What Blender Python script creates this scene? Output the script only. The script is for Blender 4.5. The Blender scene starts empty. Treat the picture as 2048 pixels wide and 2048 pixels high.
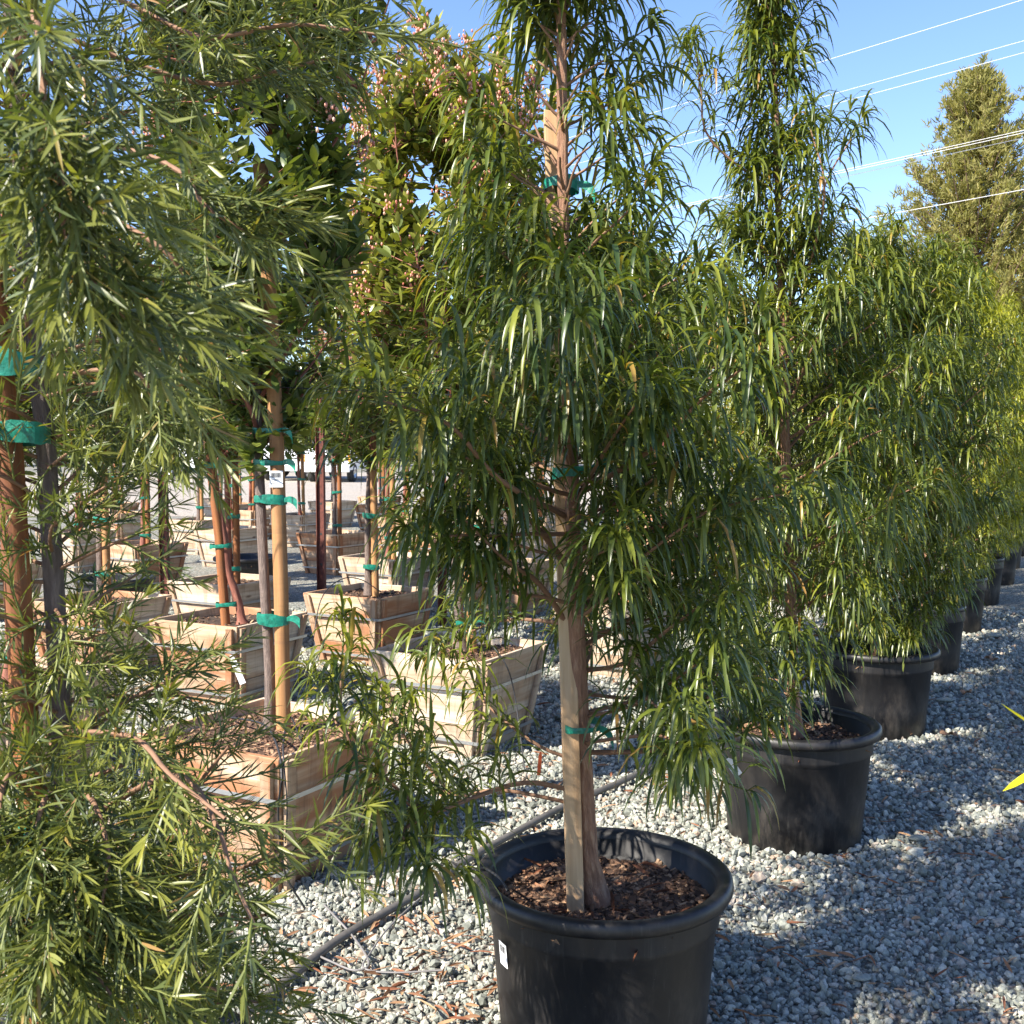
import bpy, math, random
import numpy as np
from math import radians as R, sin, cos, pi

S = bpy.context.scene
COL = S.collection
# ------------------------------------------------------------------ camera
EYE = 1.41
F, CX, HY = 2200.0, 1024.0, 895.0          # focal length / centre / horizon in photo pixels (2048 wide)
PITCH = math.atan((1024 - HY) / F)
cd = bpy.data.cameras.new("camera"); cam = bpy.data.objects.new("camera", cd); COL.objects.link(cam)
cd.sensor_width = 36; cd.lens = 36 * F / 2048; cd.clip_start = 0.05; cd.clip_end = 2000
cam.location = (0, 0, EYE); cam.rotation_euler = (pi / 2 - PITCH, 0, 0)
S.camera = cam
cd.dof.use_dof = True; cd.dof.focus_distance = 3.2; cd.dof.aperture_fstop = 22.0
# ------------------------------------------------------------------ light
SUN_EL = R(41); SUN_TO = (-0.80, -0.60)     # horizontal direction towards the sun
az = math.atan2(SUN_TO[0], SUN_TO[1])
W = bpy.data.worlds.new("World"); S.world = W; W.use_nodes = True
nt = W.node_tree; bg = nt.nodes['Background']
sky = nt.nodes.new('ShaderNodeTexSky'); sky.sky_type = 'NISHITA'; sky.sun_disc = False
sky.sun_elevation = SUN_EL; sky.sun_rotation = az; sky.altitude = 50; sky.air_density = 1.0; sky.dust_density = 0.3; sky.ozone_density = 2.5
hs_ = nt.nodes.new('ShaderNodeHueSaturation'); hs_.inputs['Saturation'].default_value = 1.12; hs_.inputs['Hue'].default_value = 0.512
nt.links.new(sky.outputs[0], hs_.inputs['Color']); nt.links.new(hs_.outputs[0], bg.inputs[0]); bg.inputs[1].default_value = 0.115
sd = bpy.data.lights.new("sun", 'SUN'); sun = bpy.data.objects.new("sun", sd); COL.objects.link(sun)
sd.energy = 5.0; sd.angle = R(0.53); sd.color = (1.0, 0.93, 0.82)
h = math.hypot(*SUN_TO)
sun.rotation_euler = (pi / 2 - SUN_EL, 0, -az + pi)   # checked below
from mathutils import Vector
v = Vector((SUN_TO[0] / h * cos(SUN_EL), SUN_TO[1] / h * cos(SUN_EL), sin(SUN_EL)))
sun.rotation_euler = v.to_track_quat('Z', 'Y').to_euler()
S.view_settings.view_transform = 'Standard'; S.view_settings.look = 'None'
S.view_settings.exposure = 1.40; S.view_settings.gamma = 1
S.render.engine = 'CYCLES'
S.cycles.max_bounces = 8; S.cycles.transmission_bounces = 4; S.cycles.diffuse_bounces = 4

def P(px, py, Y):                            # point seen at photo pixel (2048 px) at depth Y
    return np.array([(px - CX) / F * Y, Y, EYE - (py - HY) / F * Y])
def PG(px, py):                              # ground point
    Y = EYE * F / (py - HY); return np.array([(px - CX) / F * Y, Y, 0.0])

# ------------------------------------------------------------------ materials
def newmat(name):
    m = bpy.data.materials.new(name); m.use_nodes = True
    n = m.node_tree.nodes; b = n['Principled BSDF']
    return m, n, m.node_tree.links, b
def ramp(n, stops):
    r = n.new('ShaderNodeValToRGB'); e = r.color_ramp.elements
    while len(e) < len(stops): e.new(0.5)
    for i, (p, c) in enumerate(stops): e[i].position = p; e[i].color = (*c, 1)
    return r
def mapped(n, l, coord, scale):
    tc = n.new('ShaderNodeTexCoord'); mp = n.new('ShaderNodeMapping'); mp.inputs['Scale'].default_value = scale
    l.new(tc.outputs[coord], mp.inputs[0]); return mp.outputs[0]
def noise(n, l, vec, sc, det=5, rough=0.6):
    t = n.new('ShaderNodeTexNoise'); t.inputs['Scale'].default_value = sc; t.inputs['Detail'].default_value = det
    t.inputs['Roughness'].default_value = rough; l.new(vec, t.inputs['Vector']); return t.outputs['Fac']
def bump(n, l, b, fac, strength, dist):
    bp = n.new('ShaderNodeBump'); bp.inputs['Strength'].default_value = strength; bp.inputs['Distance'].default_value = dist
    l.new(fac, bp.inputs['Height']); l.new(bp.outputs[0], b.inputs['Normal']); return bp
def mix(n, l, fac, a, b_, mode='MIX'):
    m = n.new('ShaderNodeMix'); m.data_type = 'RGBA'; m.blend_type = mode
    for s, v in ((m.inputs[0], fac), (m.inputs[6], a), (m.inputs[7], b_)):
        if hasattr(v, 'links') or isinstance(v, bpy.types.NodeSocket): l.new(v, s)
        elif isinstance(v, (int, float)): s.default_value = v
        else: s.default_value = (*v, 1)
    return m.outputs[2]

def leaf_mat(name, dark, light, young, rough=0.33, trans=0.3, tcol=None, spec=0.5, old=None):
    m, n, l, b = newmat(name)
    g = n.new('ShaderNodeNewGeometry')
    r = ramp(n, [(0, dark), (0.75, light), (0.965, tuple(0.5 * (a + c) for a, c in zip(light, young))), (0.985, old or light)])
    l.new(g.outputs['Random Per Island'], r.inputs[0])
    at = n.new('ShaderNodeAttribute'); at.attribute_name = 'tint'
    col = mix(n, l, at.outputs['Fac'], r.outputs[0], young)
    l.new(col, b.inputs['Base Color']); b.inputs['Roughness'].default_value = rough
    b.inputs['Specular IOR Level'].default_value = spec
    tr = n.new('ShaderNodeBsdfTranslucent')
    tc = mix(n, l, 1.0, col, tcol or (1.9, 1.9, 0.75), 'MULTIPLY')
    l.new(tc, tr.inputs[0])
    ms = n.new('ShaderNodeMixShader'); ms.inputs[0].default_value = trans
    out = n['Material Output']
    l.new(b.outputs[0], ms.inputs[1]); l.new(tr.outputs[0], ms.inputs[2]); l.new(ms.outputs[0], out.inputs[0])
    return m
def bark_mat(name, c1, c2, c3, sx=75, sy=16, strength=1.0):
    m, n, l, b = newmat(name)
    v = mapped(n, l, 'UV', (sx, sy, 1)); f = noise(n, l, v, 1.0, 7, 0.68)
    v2 = mapped(n, l, 'Object', (1, 1, 1)); f2 = noise(n, l, v2, 9, 3)
    r = ramp(n, [(0.37, c1), (0.5, c2), (0.63, c3)]); l.new(f, r.inputs[0])
    c = mix(n, l, f2, r.outputs[0], tuple(x * 1.25 for x in c2)); l.new(c, b.inputs['Base Color'])
    b.inputs['Roughness'].default_value = 0.85; bump(n, l, b, f, strength, 0.012); return m
def wood_mat(name, c1, c2, c3, stain=(0.10, 0.045, 0.02), stain_amt=0.55, drip=0.0):
    m, n, l, b = newmat(name)
    v = mapped(n, l, 'UV', (2.2, 46, 1)); f = noise(n, l, v, 1.0, 6, 0.62)
    w = n.new('ShaderNodeTexNoise'); v3 = mapped(n, l, 'UV', (1.1, 5, 1)); l.new(v3, w.inputs['Vector']); w.inputs['Scale'].default_value = 1.5; w.inputs['Detail'].default_value = 3
    r = ramp(n, [(0.30, c1), (0.52, c2), (0.72, c3)]); l.new(f, r.inputs[0])
    g = n.new('ShaderNodeNewGeometry')
    br = ramp(n, [(0, (0.62, 0.50, 0.40)), (0.5, (0.95, 0.93, 0.9)), (1, (1.1, 1.04, 0.95))]); l.new(g.outputs['Random Per Island'], br.inputs[0])
    c = mix(n, l, 1.0, r.outputs[0], br.outputs[0], 'MULTIPLY')
    # knots
    vo = n.new('ShaderNodeTexVoronoi'); v4 = mapped(n, l, 'UV', (2.6, 7.5, 1)); l.new(v4, vo.inputs['Vector']); vo.inputs['Scale'].default_value = 1.0
    kr = ramp(n, [(0.0, (1, 1, 1)), (0.075, (0.9, 0.9, 0.9)), (0.12, (0, 0, 0))]); l.new(vo.outputs['Distance'], kr.inputs[0])
    sr = ramp(n, [(0.41, (0, 0, 0)), (0.58, (stain_amt,) * 3)]); l.new(w.outputs['Fac'], sr.inputs[0])
    c = mix(n, l, sr.outputs[0], c, stain)
    c = mix(n, l, kr.outputs[0], c, (0.12, 0.05, 0.02))
    f7 = noise(n, l, mapped(n, l, 'UV', (26, 1.5, 1)), 1.0, 5, 0.7); r7 = ramp(n, [(0.52, (0, 0, 0)), (0.7, (drip,) * 3)]); l.new(f7, r7.inputs[0])
    c = mix(n, l, r7.outputs[0], c, (0.13, 0.075, 0.045))
    l.new(c, b.inputs['Base Color']); b.inputs['Roughness'].default_value = 0.8
    bump(n, l, b, f, 0.5, 0.003); return m
def plain(name, c, rough=0.6, metal=0.0, var=0.15, sc=8, bmp=0.0, spec=0.5):
    m, n, l, b = newmat(name)
    v = mapped(n, l, 'Object', (1, 1, 1)); f = noise(n, l, v, sc, 5)
    r = ramp(n, [(0.3, tuple(x * (1 - var) for x in c)), (0.7, tuple(min(1, x * (1 + var)) for x in c))]); l.new(f, r.inputs[0])
    l.new(r.outputs[0], b.inputs['Base Color']); b.inputs['Roughness'].default_value = rough; b.inputs['Metallic'].default_value = metal
    b.inputs['Specular IOR Level'].default_value = spec
    if bmp: bump(n, l, b, f, bmp, 0.004)
    return m

M = {}
M['leafA'] = leaf_mat('long_leaf', (0.027, 0.053, 0.015), (0.082, 0.116, 0.023), (0.29, 0.29, 0.025), 0.33, 0.27, old=(.30, .17, .05))
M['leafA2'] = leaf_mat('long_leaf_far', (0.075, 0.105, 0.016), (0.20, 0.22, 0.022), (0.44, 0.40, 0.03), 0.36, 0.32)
M['leafB'] = leaf_mat('feather_leaf', (0.032, 0.054, 0.021), (0.092, 0.118, 0.037), (0.26, 0.26, 0.04), 0.38, 0.24, old=(.27, .14, .06))
M['leafC'] = leaf_mat('oval_leaf', (0.040, 0.070, 0.020), (0.11, 0.15, 0.032), (0.33, 0.32, 0.055), 0.3, 0.2)
M['needle'] = leaf_mat('conifer_needles', (0.13, 0.135, 0.042), (0.235, 0.225, 0.075), (0.33, 0.28, 0.12), 0.7, 0.3, spec=0.1)
M['rust_foliage'] = leaf_mat('rust_foliage', (0.09, 0.05, 0.03), (0.16, 0.10, 0.05), (0.25, 0.10, 0.05), 0.8, 0.25, spec=0.1)
M['tanfol'] = leaf_mat('dry_twigs', (0.16, 0.12, 0.06), (0.25, 0.19, 0.09), (0.13, 0.14, 0.05), 0.9, 0.3, spec=0.1)
M['litter'] = leaf_mat('dry_leaf', (0.12, 0.045, 0.025), (0.26, 0.105, 0.055), (0.42, 0.27, 0.15), 0.7, 0.15, spec=0.2, tcol=(1.2, 1, 1))
M['flower'] = leaf_mat('flower_bells', (0.60, 0.20, 0.14), (0.78, 0.36, 0.26), (0.85, 0.62, 0.48), 0.6, 0.35, tcol=(1.1, 1, 1))
M['bark'] = bark_mat('fissured_bark', (0.07, 0.032, 0.020), (0.26, 0.135, 0.080), (0.50, 0.33, 0.21))
M['barkred'] = bark_mat('red_bark', (0.09, 0.03, 0.02), (0.21, 0.075, 0.05), (0.33, 0.15, 0.10), 40, 10, 0.6)
M['barkgrey'] = bark_mat('grey_bark', (0.06, 0.042, 0.036), (0.15, 0.11, 0.092), (0.28, 0.21, 0.17), 90, 22, 1.0)
M['twig'] = plain('green_twig', (0.13, 0.15, 0.035), 0.6)
M['twigbrown'] = plain('brown_twig', (0.22, 0.12, 0.07), 0.8, bmp=0.3, sc=60)
M['twigred'] = plain('red_twig', (0.24, 0.085, 0.055), 0.7)
M['stake'] = wood_mat('stake_wood', (0.27, 0.135, 0.05), (0.40, 0.21, 0.085), (0.48, 0.29, 0.15), (0.20, 0.09, 0.04), 0.6, 0.4)
M['stakeorange'] = wood_mat('orange_stake_wood', (0.17, 0.06, 0.02), (0.31, 0.115, 0.035), (0.42, 0.185, 0.065), (0.12, 0.04, 0.02), 0.75, 0.5)
M['lumber'] = wood_mat('pale_lumber', (0.42, 0.29, 0.17), (0.66, 0.50, 0.32), (0.78, 0.65, 0.47), (0.42, 0.23, 0.10), 0.5)
M['board'] = wood_mat('redwood_board', (0.33, 0.22, 0.14), (0.52, 0.395, 0.28), (0.64, 0.53, 0.41), (0.33, 0.135, 0.055), 0.9, 0.75)
M['boardgrey'] = wood_mat('weathered_board', (0.38, 0.31, 0.24), (0.58, 0.50, 0.41), (0.70, 0.63, 0.54), (0.38, 0.22, 0.12), 0.65, 0.6)
M['band'] = plain('galvanised_strap', (0.50, 0.52, 0.53), 0.42, 0.7, 0.1, 20)
M['pot'] = None
m, n, l, b = newmat('black_plastic')
v = mapped(n, l, 'Object', (1, 1, 0.6)); f = noise(n, l, v, 5, 6, 0.7)
r = ramp(n, [(0.35, (0.006, 0.006, 0.0075)), (0.78, (0.018, 0.017, 0.017))]); l.new(f, r.inputs[0])
vo = n.new('ShaderNodeTexVoronoi'); l.new(mapped(n, l, 'Object', (1, 1, 1)), vo.inputs['Vector']); vo.inputs['Scale'].default_value = 60
kr = ramp(n, [(0.0, (0.5, 0.5, 0.5)), (0.07, (0, 0, 0))]); l.new(vo.outputs['Distance'], kr.inputs[0])
pc = mix(n, l, kr.outputs[0], r.outputs[0], (0.22, 0.2, 0.17))
sx_ = n.new('ShaderNodeSeparateXYZ'); tco = n.new('ShaderNodeTexCoord'); l.new(tco.outputs['Object'], sx_.inputs[0])
hr = n.new('ShaderNodeMapRange'); l.new(sx_.outputs['Z'], hr.inputs[0]); hr.inputs[1].default_value = .30; hr.inputs[2].default_value = 0.0; hr.inputs[3].default_value = .25; hr.inputs[4].default_value = 1.0
f5 = noise(n, l, mapped(n, l, 'Object', (9, 9, 3)), 1.6, 8, 0.75); dr = ramp(n, [(0.48, (0, 0, 0)), (0.68, (.5,) * 3)]); l.new(f5, dr.inputs[0])
f6 = noise(n, l, mapped(n, l, 'Object', (70, 70, 2.0)), 1.0, 5, 0.7); sr6 = ramp(n, [(0.58, (0, 0, 0)), (0.72, (.28,) * 3)]); l.new(f6, sr6.inputs[0])
dm = n.new('ShaderNodeMath'); dm.operation = 'MULTIPLY'; l.new(hr.outputs[0], dm.inputs[0]); l.new(dr.outputs[0], dm.inputs[1])
pc = mix(n, l, sr6.outputs[0], pc, (0.10, 0.095, 0.085)); pc = mix(n, l, dm.outputs[0], pc, (0.15, 0.125, 0.10))
l.new(pc, b.inputs['Base Color'])
rr = ramp(n, [(0.3, (0.38,) * 3), (0.7, (0.62,) * 3)]); l.new(f, rr.inputs[0]); l.new(rr.outputs[0], b.inputs['Roughness']); bump(n, l, b, f, 0.12, 0.004)
M['pot'] = m
M['soil'] = plain('potting_soil', (0.060, 0.038, 0.025), 0.95, 0, 0.6, 90, 1.0)
m, n, l, b = newmat('bark_mulch')
g = n.new('ShaderNodeNewGeometry'); r = ramp(n, [(0, (0.035, 0.02, 0.013)), (0.5, (0.11, 0.062, 0.038)), (0.85, (0.24, 0.13, 0.075)), (1, (0.42, 0.27, 0.16))]); l.new(g.outputs['Random Per Island'], r.inputs[0])
l.new(r.outputs[0], b.inputs['Base Color']); b.inputs['Roughness'].default_value = 0.9; M['mulch'] = m
M['tape'] = plain('green_tape', (0.008, 0.17, 0.115), 0.35, 0, 0.45, 55, 0.8)
M['rust'] = plain('rusty_steel', (0.125, 0.036, 0.024), 0.75, 0.1, 0.45, 30, 0.4)
M['hose'] = plain('grey_hose', (0.10, 0.093, 0.085), 0.6, 0, 0.3, 20)
M['tube'] = plain('black_tube', (0.02, 0.02, 0.022), 0.5)
M['tubegrey'] = plain('grey_tube', (0.18, 0.17, 0.165), 0.55)
M['wire'] = plain('cable', (0.62, 0.62, 0.62), 0.4, 0.0, 0.05)
M['label'] = plain('label_paper', (0.80, 0.80, 0.80), 0.5, 0, 0.03)
M['ink'] = plain('printed_ink', (0.02, 0.02, 0.02), 0.6)
M['white'] = plain('white_paint', (0.80, 0.80, 0.80), 0.3, 0, 0.03)
M['cargo'] = plain('grey_white_panel', (0.60, 0.61, 0.63), 0.45, 0, 0.05)
M['glass'] = plain('dark_glass', (0.03, 0.04, 0.05), 0.08, 0, 0.1)
M['chassis'] = plain('black_chassis', (0.03, 0.03, 0.03), 0.7)
M['tyre'] = plain('tyre_rubber', (0.035, 0.034, 0.033), 0.85)
M['chrome'] = plain('chrome', (0.6, 0.6, 0.62), 0.25, 0.9, 0.05)
M['amber'] = plain('amber_lens', (0.85, 0.32, 0.02), 0.3)
M['lens'] = plain('lamp_lens', (0.6, 0.62, 0.64), 0.15)
M['orangetag'] = plain('orange_tag', (0.65, 0.10, 0.02), 0.5)
M['fruit'] = plain('yellow_leaf', (0.75, 0.38, 0.02), 0.5)
# gravel
GR = [(0.0, (0.13, 0.14, 0.118)), (0.3, (0.235, 0.25, 0.215)), (0.62, (0.345, 0.355, 0.305)), (0.86, (0.48, 0.47, 0.40)), (0.95, (0.38, 0.27, 0.19)), (1.0, (0.60, 0.57, 0.49))]
m, n, l, b = newmat('crushed_rock')
g = n.new('ShaderNodeNewGeometry'); r = ramp(n, GR); l.new(g.outputs['Random Per Island'], r.inputs[0])
f = noise(n, l, mapped(n, l, 'Object', (1, 1, 1)), 120, 4, 0.7)
rr = ramp(n, [(0.3, (0.62, 0.62, 0.64)), (0.65, (1.12, 1.12, 1.1))]); l.new(f, rr.inputs[0])
l.new(mix(n, l, 1.0, r.outputs[0], rr.outputs[0], 'MULTIPLY'), b.inputs['Base Color']); b.inputs['Roughness'].default_value = 0.85; bump(n, l, b, f, 0.5, 0.003)
M['stone'] = m
def ground_mat(name, sc, cols, soil, amt):
    m, n, l, b = newmat(name)
    v = mapped(n, l, 'Object', (1, 1, 1))
    vo = n.new('ShaderNodeTexVoronoi'); l.new(v, vo.inputs['Vector']); vo.inputs['Scale'].default_value = sc
    r = ramp(n, cols); sp = n.new('ShaderNodeSeparateColor'); l.new(vo.outputs['Color'], sp.inputs[0]); l.new(sp.outputs[0], r.inputs[0])
    dk = ramp(n, [(0.25, (1, 1, 1)), (0.75, (0.35, 0.35, 0.35))]); l.new(vo.outputs['Distance'], dk.inputs[0])
    c = mix(n, l, 1.0, r.outputs[0], dk.outputs[0], 'MULTIPLY')
    f = noise(n, l, v, 1.3, 6, 0.65); fr = ramp(n, [(0.42, (0, 0, 0)), (0.7, (amt,) * 3)]); l.new(f, fr.inputs[0])
    c = mix(n, l, fr.outputs[0], c, soil); l.new(c, b.inputs['Base Color']); b.inputs['Roughness'].default_value = 0.95
    bp = bump(n, l, b, vo.outputs['Distance'], 0.9, 0.012); bp.invert = True
    return m
M['ground'] = ground_mat('gravel_ground', 62, GR, (0.14, 0.10, 0.07), 0.45)
M['road'] = ground_mat('pale_gravel_road', 40, [(0, (0.38, 0.33, 0.27)), (0.6, (0.50, 0.45, 0.38)), (1, (0.60, 0.55, 0.48))], (0.36, 0.29, 0.21), 0.5)

# ------------------------------------------------------------------ mesh helpers
def link(name, me, mat, parent=None, smooth=False):
    o = bpy.data.objects.new(name, me); COL.objects.link(o)
    if mat is not None: me.materials.append(mat)
    if parent is not None: o.parent = parent
    return o
def np_mesh(name, V, Q, mat, parent=None, smooth=True, attr=None, uv=None):
    V = np.asarray(V, np.float32); Q = np.asarray(Q, np.int32); k = Q.shape[1]; nf = len(Q)
    me = bpy.data.meshes.new(name); me.vertices.add(len(V)); me.vertices.foreach_set('co', V.ravel())
    me.loops.add(nf * k); me.loops.foreach_set('vertex_index', Q.ravel())
    me.polygons.add(nf); me.polygons.foreach_set('loop_start', np.arange(nf, dtype=np.int32) * k)
    me.polygons.foreach_set('loop_total', np.full(nf, k, np.int32))
    me.polygons.foreach_set('use_smooth', np.full(nf, smooth, bool))
    me.update(calc_edges=True)
    if attr is not None:
        a = me.attributes.new('tint', 'FLOAT', 'POINT'); a.data.foreach_set('value', np.asarray(attr, np.float32))
    if uv is not None:
        u = me.uv_layers.new(name='UVMap'); u.data.foreach_set('uv', np.asarray(uv, np.float32)[Q.ravel()].ravel())
    return link(name, me, mat, parent)
class MB:                                   # small mesh builder with uvs
    def __init__(s): s.V = []; s.F = []; s.U = []; s.k = 0; s.m = []; s.cm = 0; s.sm = []
    def face(s, pts, uvs=None, smooth=False):
        i = len(s.V); s.V += [tuple(p) for p in pts]; s.F.append(list(range(i, i + len(pts))))
        s.U += (uvs or [(0, 0)] * len(pts)); s.m.append(s.cm); s.sm.append(smooth)
    def box(s, c8, uo=None):
        """c8: 8 points, bottom ring 0-3 then top ring 4-7; u along 0->1"""
        if uo is None: uo = (random.random() * 50, random.random() * 50)
        c = [np.array(p, float) for p in c8]; i = len(s.V); s.V += [tuple(p) for p in c]
        L = np.linalg.norm(c[1] - c[0]); H = np.linalg.norm(c[4] - c[0]); D = np.linalg.norm(c[3] - c[0])
        for q, (a, bb) in (((0, 3, 2, 1), (D, L)), ((4, 5, 6, 7), (L, D)), ((0, 1, 5, 4), (L, H)), ((1, 2, 6, 5), (D, H)), ((2, 3, 7, 6), (L, H)), ((3, 0, 4, 7), (D, H))):
            s.F.append([i + j for j in q]); s.m.append(s.cm); s.sm.append(False); s.U.append(None)
            s._uv = None
            s.__dict__.setdefault('FU', {})[len(s.F) - 1] = [(uo[0], uo[1]), (uo[0] + a, uo[1]), (uo[0] + a, uo[1] + bb), (uo[0], uo[1] + bb)]
    def abox(s, x0, x1, y0, y1, z0, z1):
        s.box([(x0, y0, z0), (x1, y0, z0), (x1, y1, z0), (x0, y1, z0), (x0, y0, z1), (x1, y0, z1), (x1, y1, z1), (x0, y1, z1)])
    def build(s, name, mat, parent=None, bevel=0):
        me = bpy.data.meshes.new(name); me.from_pydata(s.V, [], s.F); me.update()
        fu = s.__dict__.get('FU', {})
        u = me.uv_layers.new(name='UVMap')
        for p in me.polygons:
            uvs = fu.get(p.index)
            for j, li in enumerate(p.loop_indices):
                if uvs: u.data[li].uv = uvs[j % len(uvs)]
                else:
                    w = me.vertices[me.loops[li].vertex_index].co; u.data[li].uv = (w.x + w.y, w.z)
            p.use_smooth = s.sm[p.index]
        o = link(name, me, mat, parent)
        if bevel:
            b = o.modifiers.new('bevel', 'BEVEL'); b.width = bevel; b.segments = 2; b.limit_method = 'ANGLE'
        return o
def tubes(lst, nseg=8, cap=True):
    """lst of (points, radii) -> V,Q,UV merged"""
    VV = []; QQ = []; UU = []; off = 0
    for pts, rad in lst:
        pts = np.asarray(pts, float); rad = np.broadcast_to(np.asarray(rad, float), (len(pts),))
        T = np.gradient(pts, axis=0); T /= np.linalg.norm(T, axis=1)[:, None] + 1e-12
        ref = np.array([0.37, 0.93, 0.05]) if abs(T[0][2]) > 0.7 else np.array([0.05, 0.07, 1.0])
        A = np.cross(T, ref); A /= np.linalg.norm(A, axis=1)[:, None] + 1e-9; B = np.cross(T, A)
        th = np.arange(nseg + 1) * 2 * pi / nseg
        ring = pts[:, None, :] + rad[:, None, None] * (np.cos(th)[None, :, None] * A[:, None, :] + np.sin(th)[None, :, None] * B[:, None, :])
        ln = np.r_[0, np.cumsum(np.linalg.norm(np.diff(pts, axis=0), axis=1))]
        uv = np.stack(np.meshgrid(th / (2 * pi) * 0.16, ln), -1)   # u round the tube, v along it (m)
        m_ = nseg + 1; n_ = len(pts)
        i, j = np.meshgrid(np.arange(n_ - 1), np.arange(nseg), indexing='ij'); a = (i * m_ + j).ravel() + off
        QQ.append(np.stack([a, a + 1, a + 1 + m_, a + m_], 1)); VV.append(ring.reshape(-1, 3)); UU.append(uv.reshape(-1, 2)); off += m_ * n_
        if cap:
            for e, k in ((0, 0), (-1, n_ - 1)):
                VV.append(pts[e][None] + 0 * pts[e][None]); UU.append(np.array([[0.05, ln[k]]])); c = off; off += 1
                base = off - 1 - m_ * n_ - (0 if e == 0 else 1) + k * m_
                jj = np.arange(0, nseg)
                QQ.append(np.stack([base + jj, base + jj + 1, np.full(nseg, c), np.full(nseg, c)], 1))
    return np.vstack(VV), np.vstack(QQ), np.vstack(UU)
def tube_obj(name, lst, mat, parent=None, nseg=8, swap=False):
    V, Q, U = tubes(lst, nseg, cap=False)
    if swap: U = U[:, ::-1]
    return np_mesh(name, V, Q, mat, parent, True, uv=U)
def wood_obj(name, limbs, m1, twigs, m2, parent, n1=6, n2=4):
    V1, Q1, U1 = tubes(limbs, n1, cap=False); V2, Q2, U2 = tubes(twigs, n2, cap=False)
    o = np_mesh(name, np.vstack([V1, V2]), np.vstack([Q1, Q2 + len(V1)]), m1, parent, True, uv=np.vstack([U1, U2]))
    o.data.materials.append(m2); mi = np.zeros(len(Q1) + len(Q2), np.int32); mi[len(Q1):] = 1
    o.data.polygons.foreach_set('material_index', mi); return o
def capped(name, lst, mat, parent=None, nseg=16, swap=True):
    """round stake with a flat top"""
    V, Q, U = tubes(lst, nseg, cap=False)
    V = list(map(tuple, V)); F = [list(q) for q in Q]; U = [tuple(u) for u in U]
    n_ = len(lst[0][0]); m_ = nseg + 1; base = (n_ - 1) * m_
    i = len(V); V += V[base:base + nseg]; U += [(0.02, 0.02)] * nseg; F.append(list(range(i, i + nseg))[::-1])
    me = bpy.data.meshes.new(name); me.from_pydata(V, [], F); me.update()
    uvl = me.uv_layers.new(name='UVMap')
    for p in me.polygons:
        p.use_smooth = len(p.vertices) == 4
        for li in p.loop_indices:
            u = U[me.loops[li].vertex_index]; uvl.data[li].uv = (u[1], u[0]) if swap else u
    return link(name, me, mat, parent)
def curve(pts, n=12):                        # catmull-rom through points
    p = np.asarray(pts, float); p = np.vstack([2 * p[0] - p[1], p, 2 * p[-1] - p[-2]]); out = []
    for i in range(1, len(p) - 2):
        for t in np.linspace(0, 1, n, endpoint=False):
            a, b_, c, d = p[i - 1], p[i], p[i + 1], p[i + 2]
            out.append(0.5 * (2 * b_ + (c - a) * t + (2 * a - 5 * b_ + 4 * c - d) * t * t + (3 * b_ - a - 3 * c + d) * t ** 3))
    out.append(p[-2]); return np.array(out)
def norm(a): return a / (np.linalg.norm(a, axis=-1, keepdims=True) + 1e-9)

PROF = {'strap': [0.35, 0.85, 1.0, 0.95, 0.7, 0.04], 'needle': [0.4, 1.0, 0.8, 0.06], 'oval': [0.15, 0.8, 1.0, 0.75, 0.08], 'blade': [0.7, 1.0, 0.3]}
def leaves(name, LP, LD, LL, LW, LG, LT, mat, parent, prof='strap', roll=0.5, fold=0.35, rng=None):
    n = len(LP); P0 = np.asarray(LP, float).reshape(n, 3); D = norm(np.asarray(LD, float).reshape(n, 3)); L = np.asarray(LL, float); Wd = np.asarray(LW, float); G = np.asarray(LG, float)
    w = PROF[prof]; K = len(w) - 1
    Z = np.array([0, 0, 1.0]); side = np.cross(D, Z); bad = np.linalg.norm(side, axis=1) < 0.1; side[bad] = (1, 0, 0); side = norm(side)
    ro = rng.normal(0, roll, n); side = norm(side * np.cos(ro)[:, None] + np.cross(D, side) * np.sin(ro)[:, None])
    p = P0.copy(); d = D.copy(); rows = []
    for i in range(K + 1):
        nn = norm(np.cross(side, d)); sv = norm(np.cross(d, nn))
        hw = (Wd * w[i] * 0.5)[:, None]
        rows.append(np.stack([p - sv * hw, p - nn * hw * fold * 1.0, p + sv * hw], 1))
        p = p + d * (L / K)[:, None]
        d = norm(d + np.array([0, 0, -1.0]) * (G / K)[:, None])
    V = np.stack(rows, 1)                    # n, K+1, 3, 3
    vpl = (K + 1) * 3; base = np.arange(n)[:, None, None] * vpl
    i, j = np.meshgrid(np.arange(K), np.arange(2), indexing='ij'); a = (i * 3 + j).ravel()
    q = np.stack([a, a + 1, a + 4, a + 3], 1)[None]; Q = (q + base).reshape(-1, 4)
    return np_mesh(name, V.reshape(-1, 3), Q, mat, parent, True, attr=np.repeat(np.asarray(LT, float), vpl))

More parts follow.
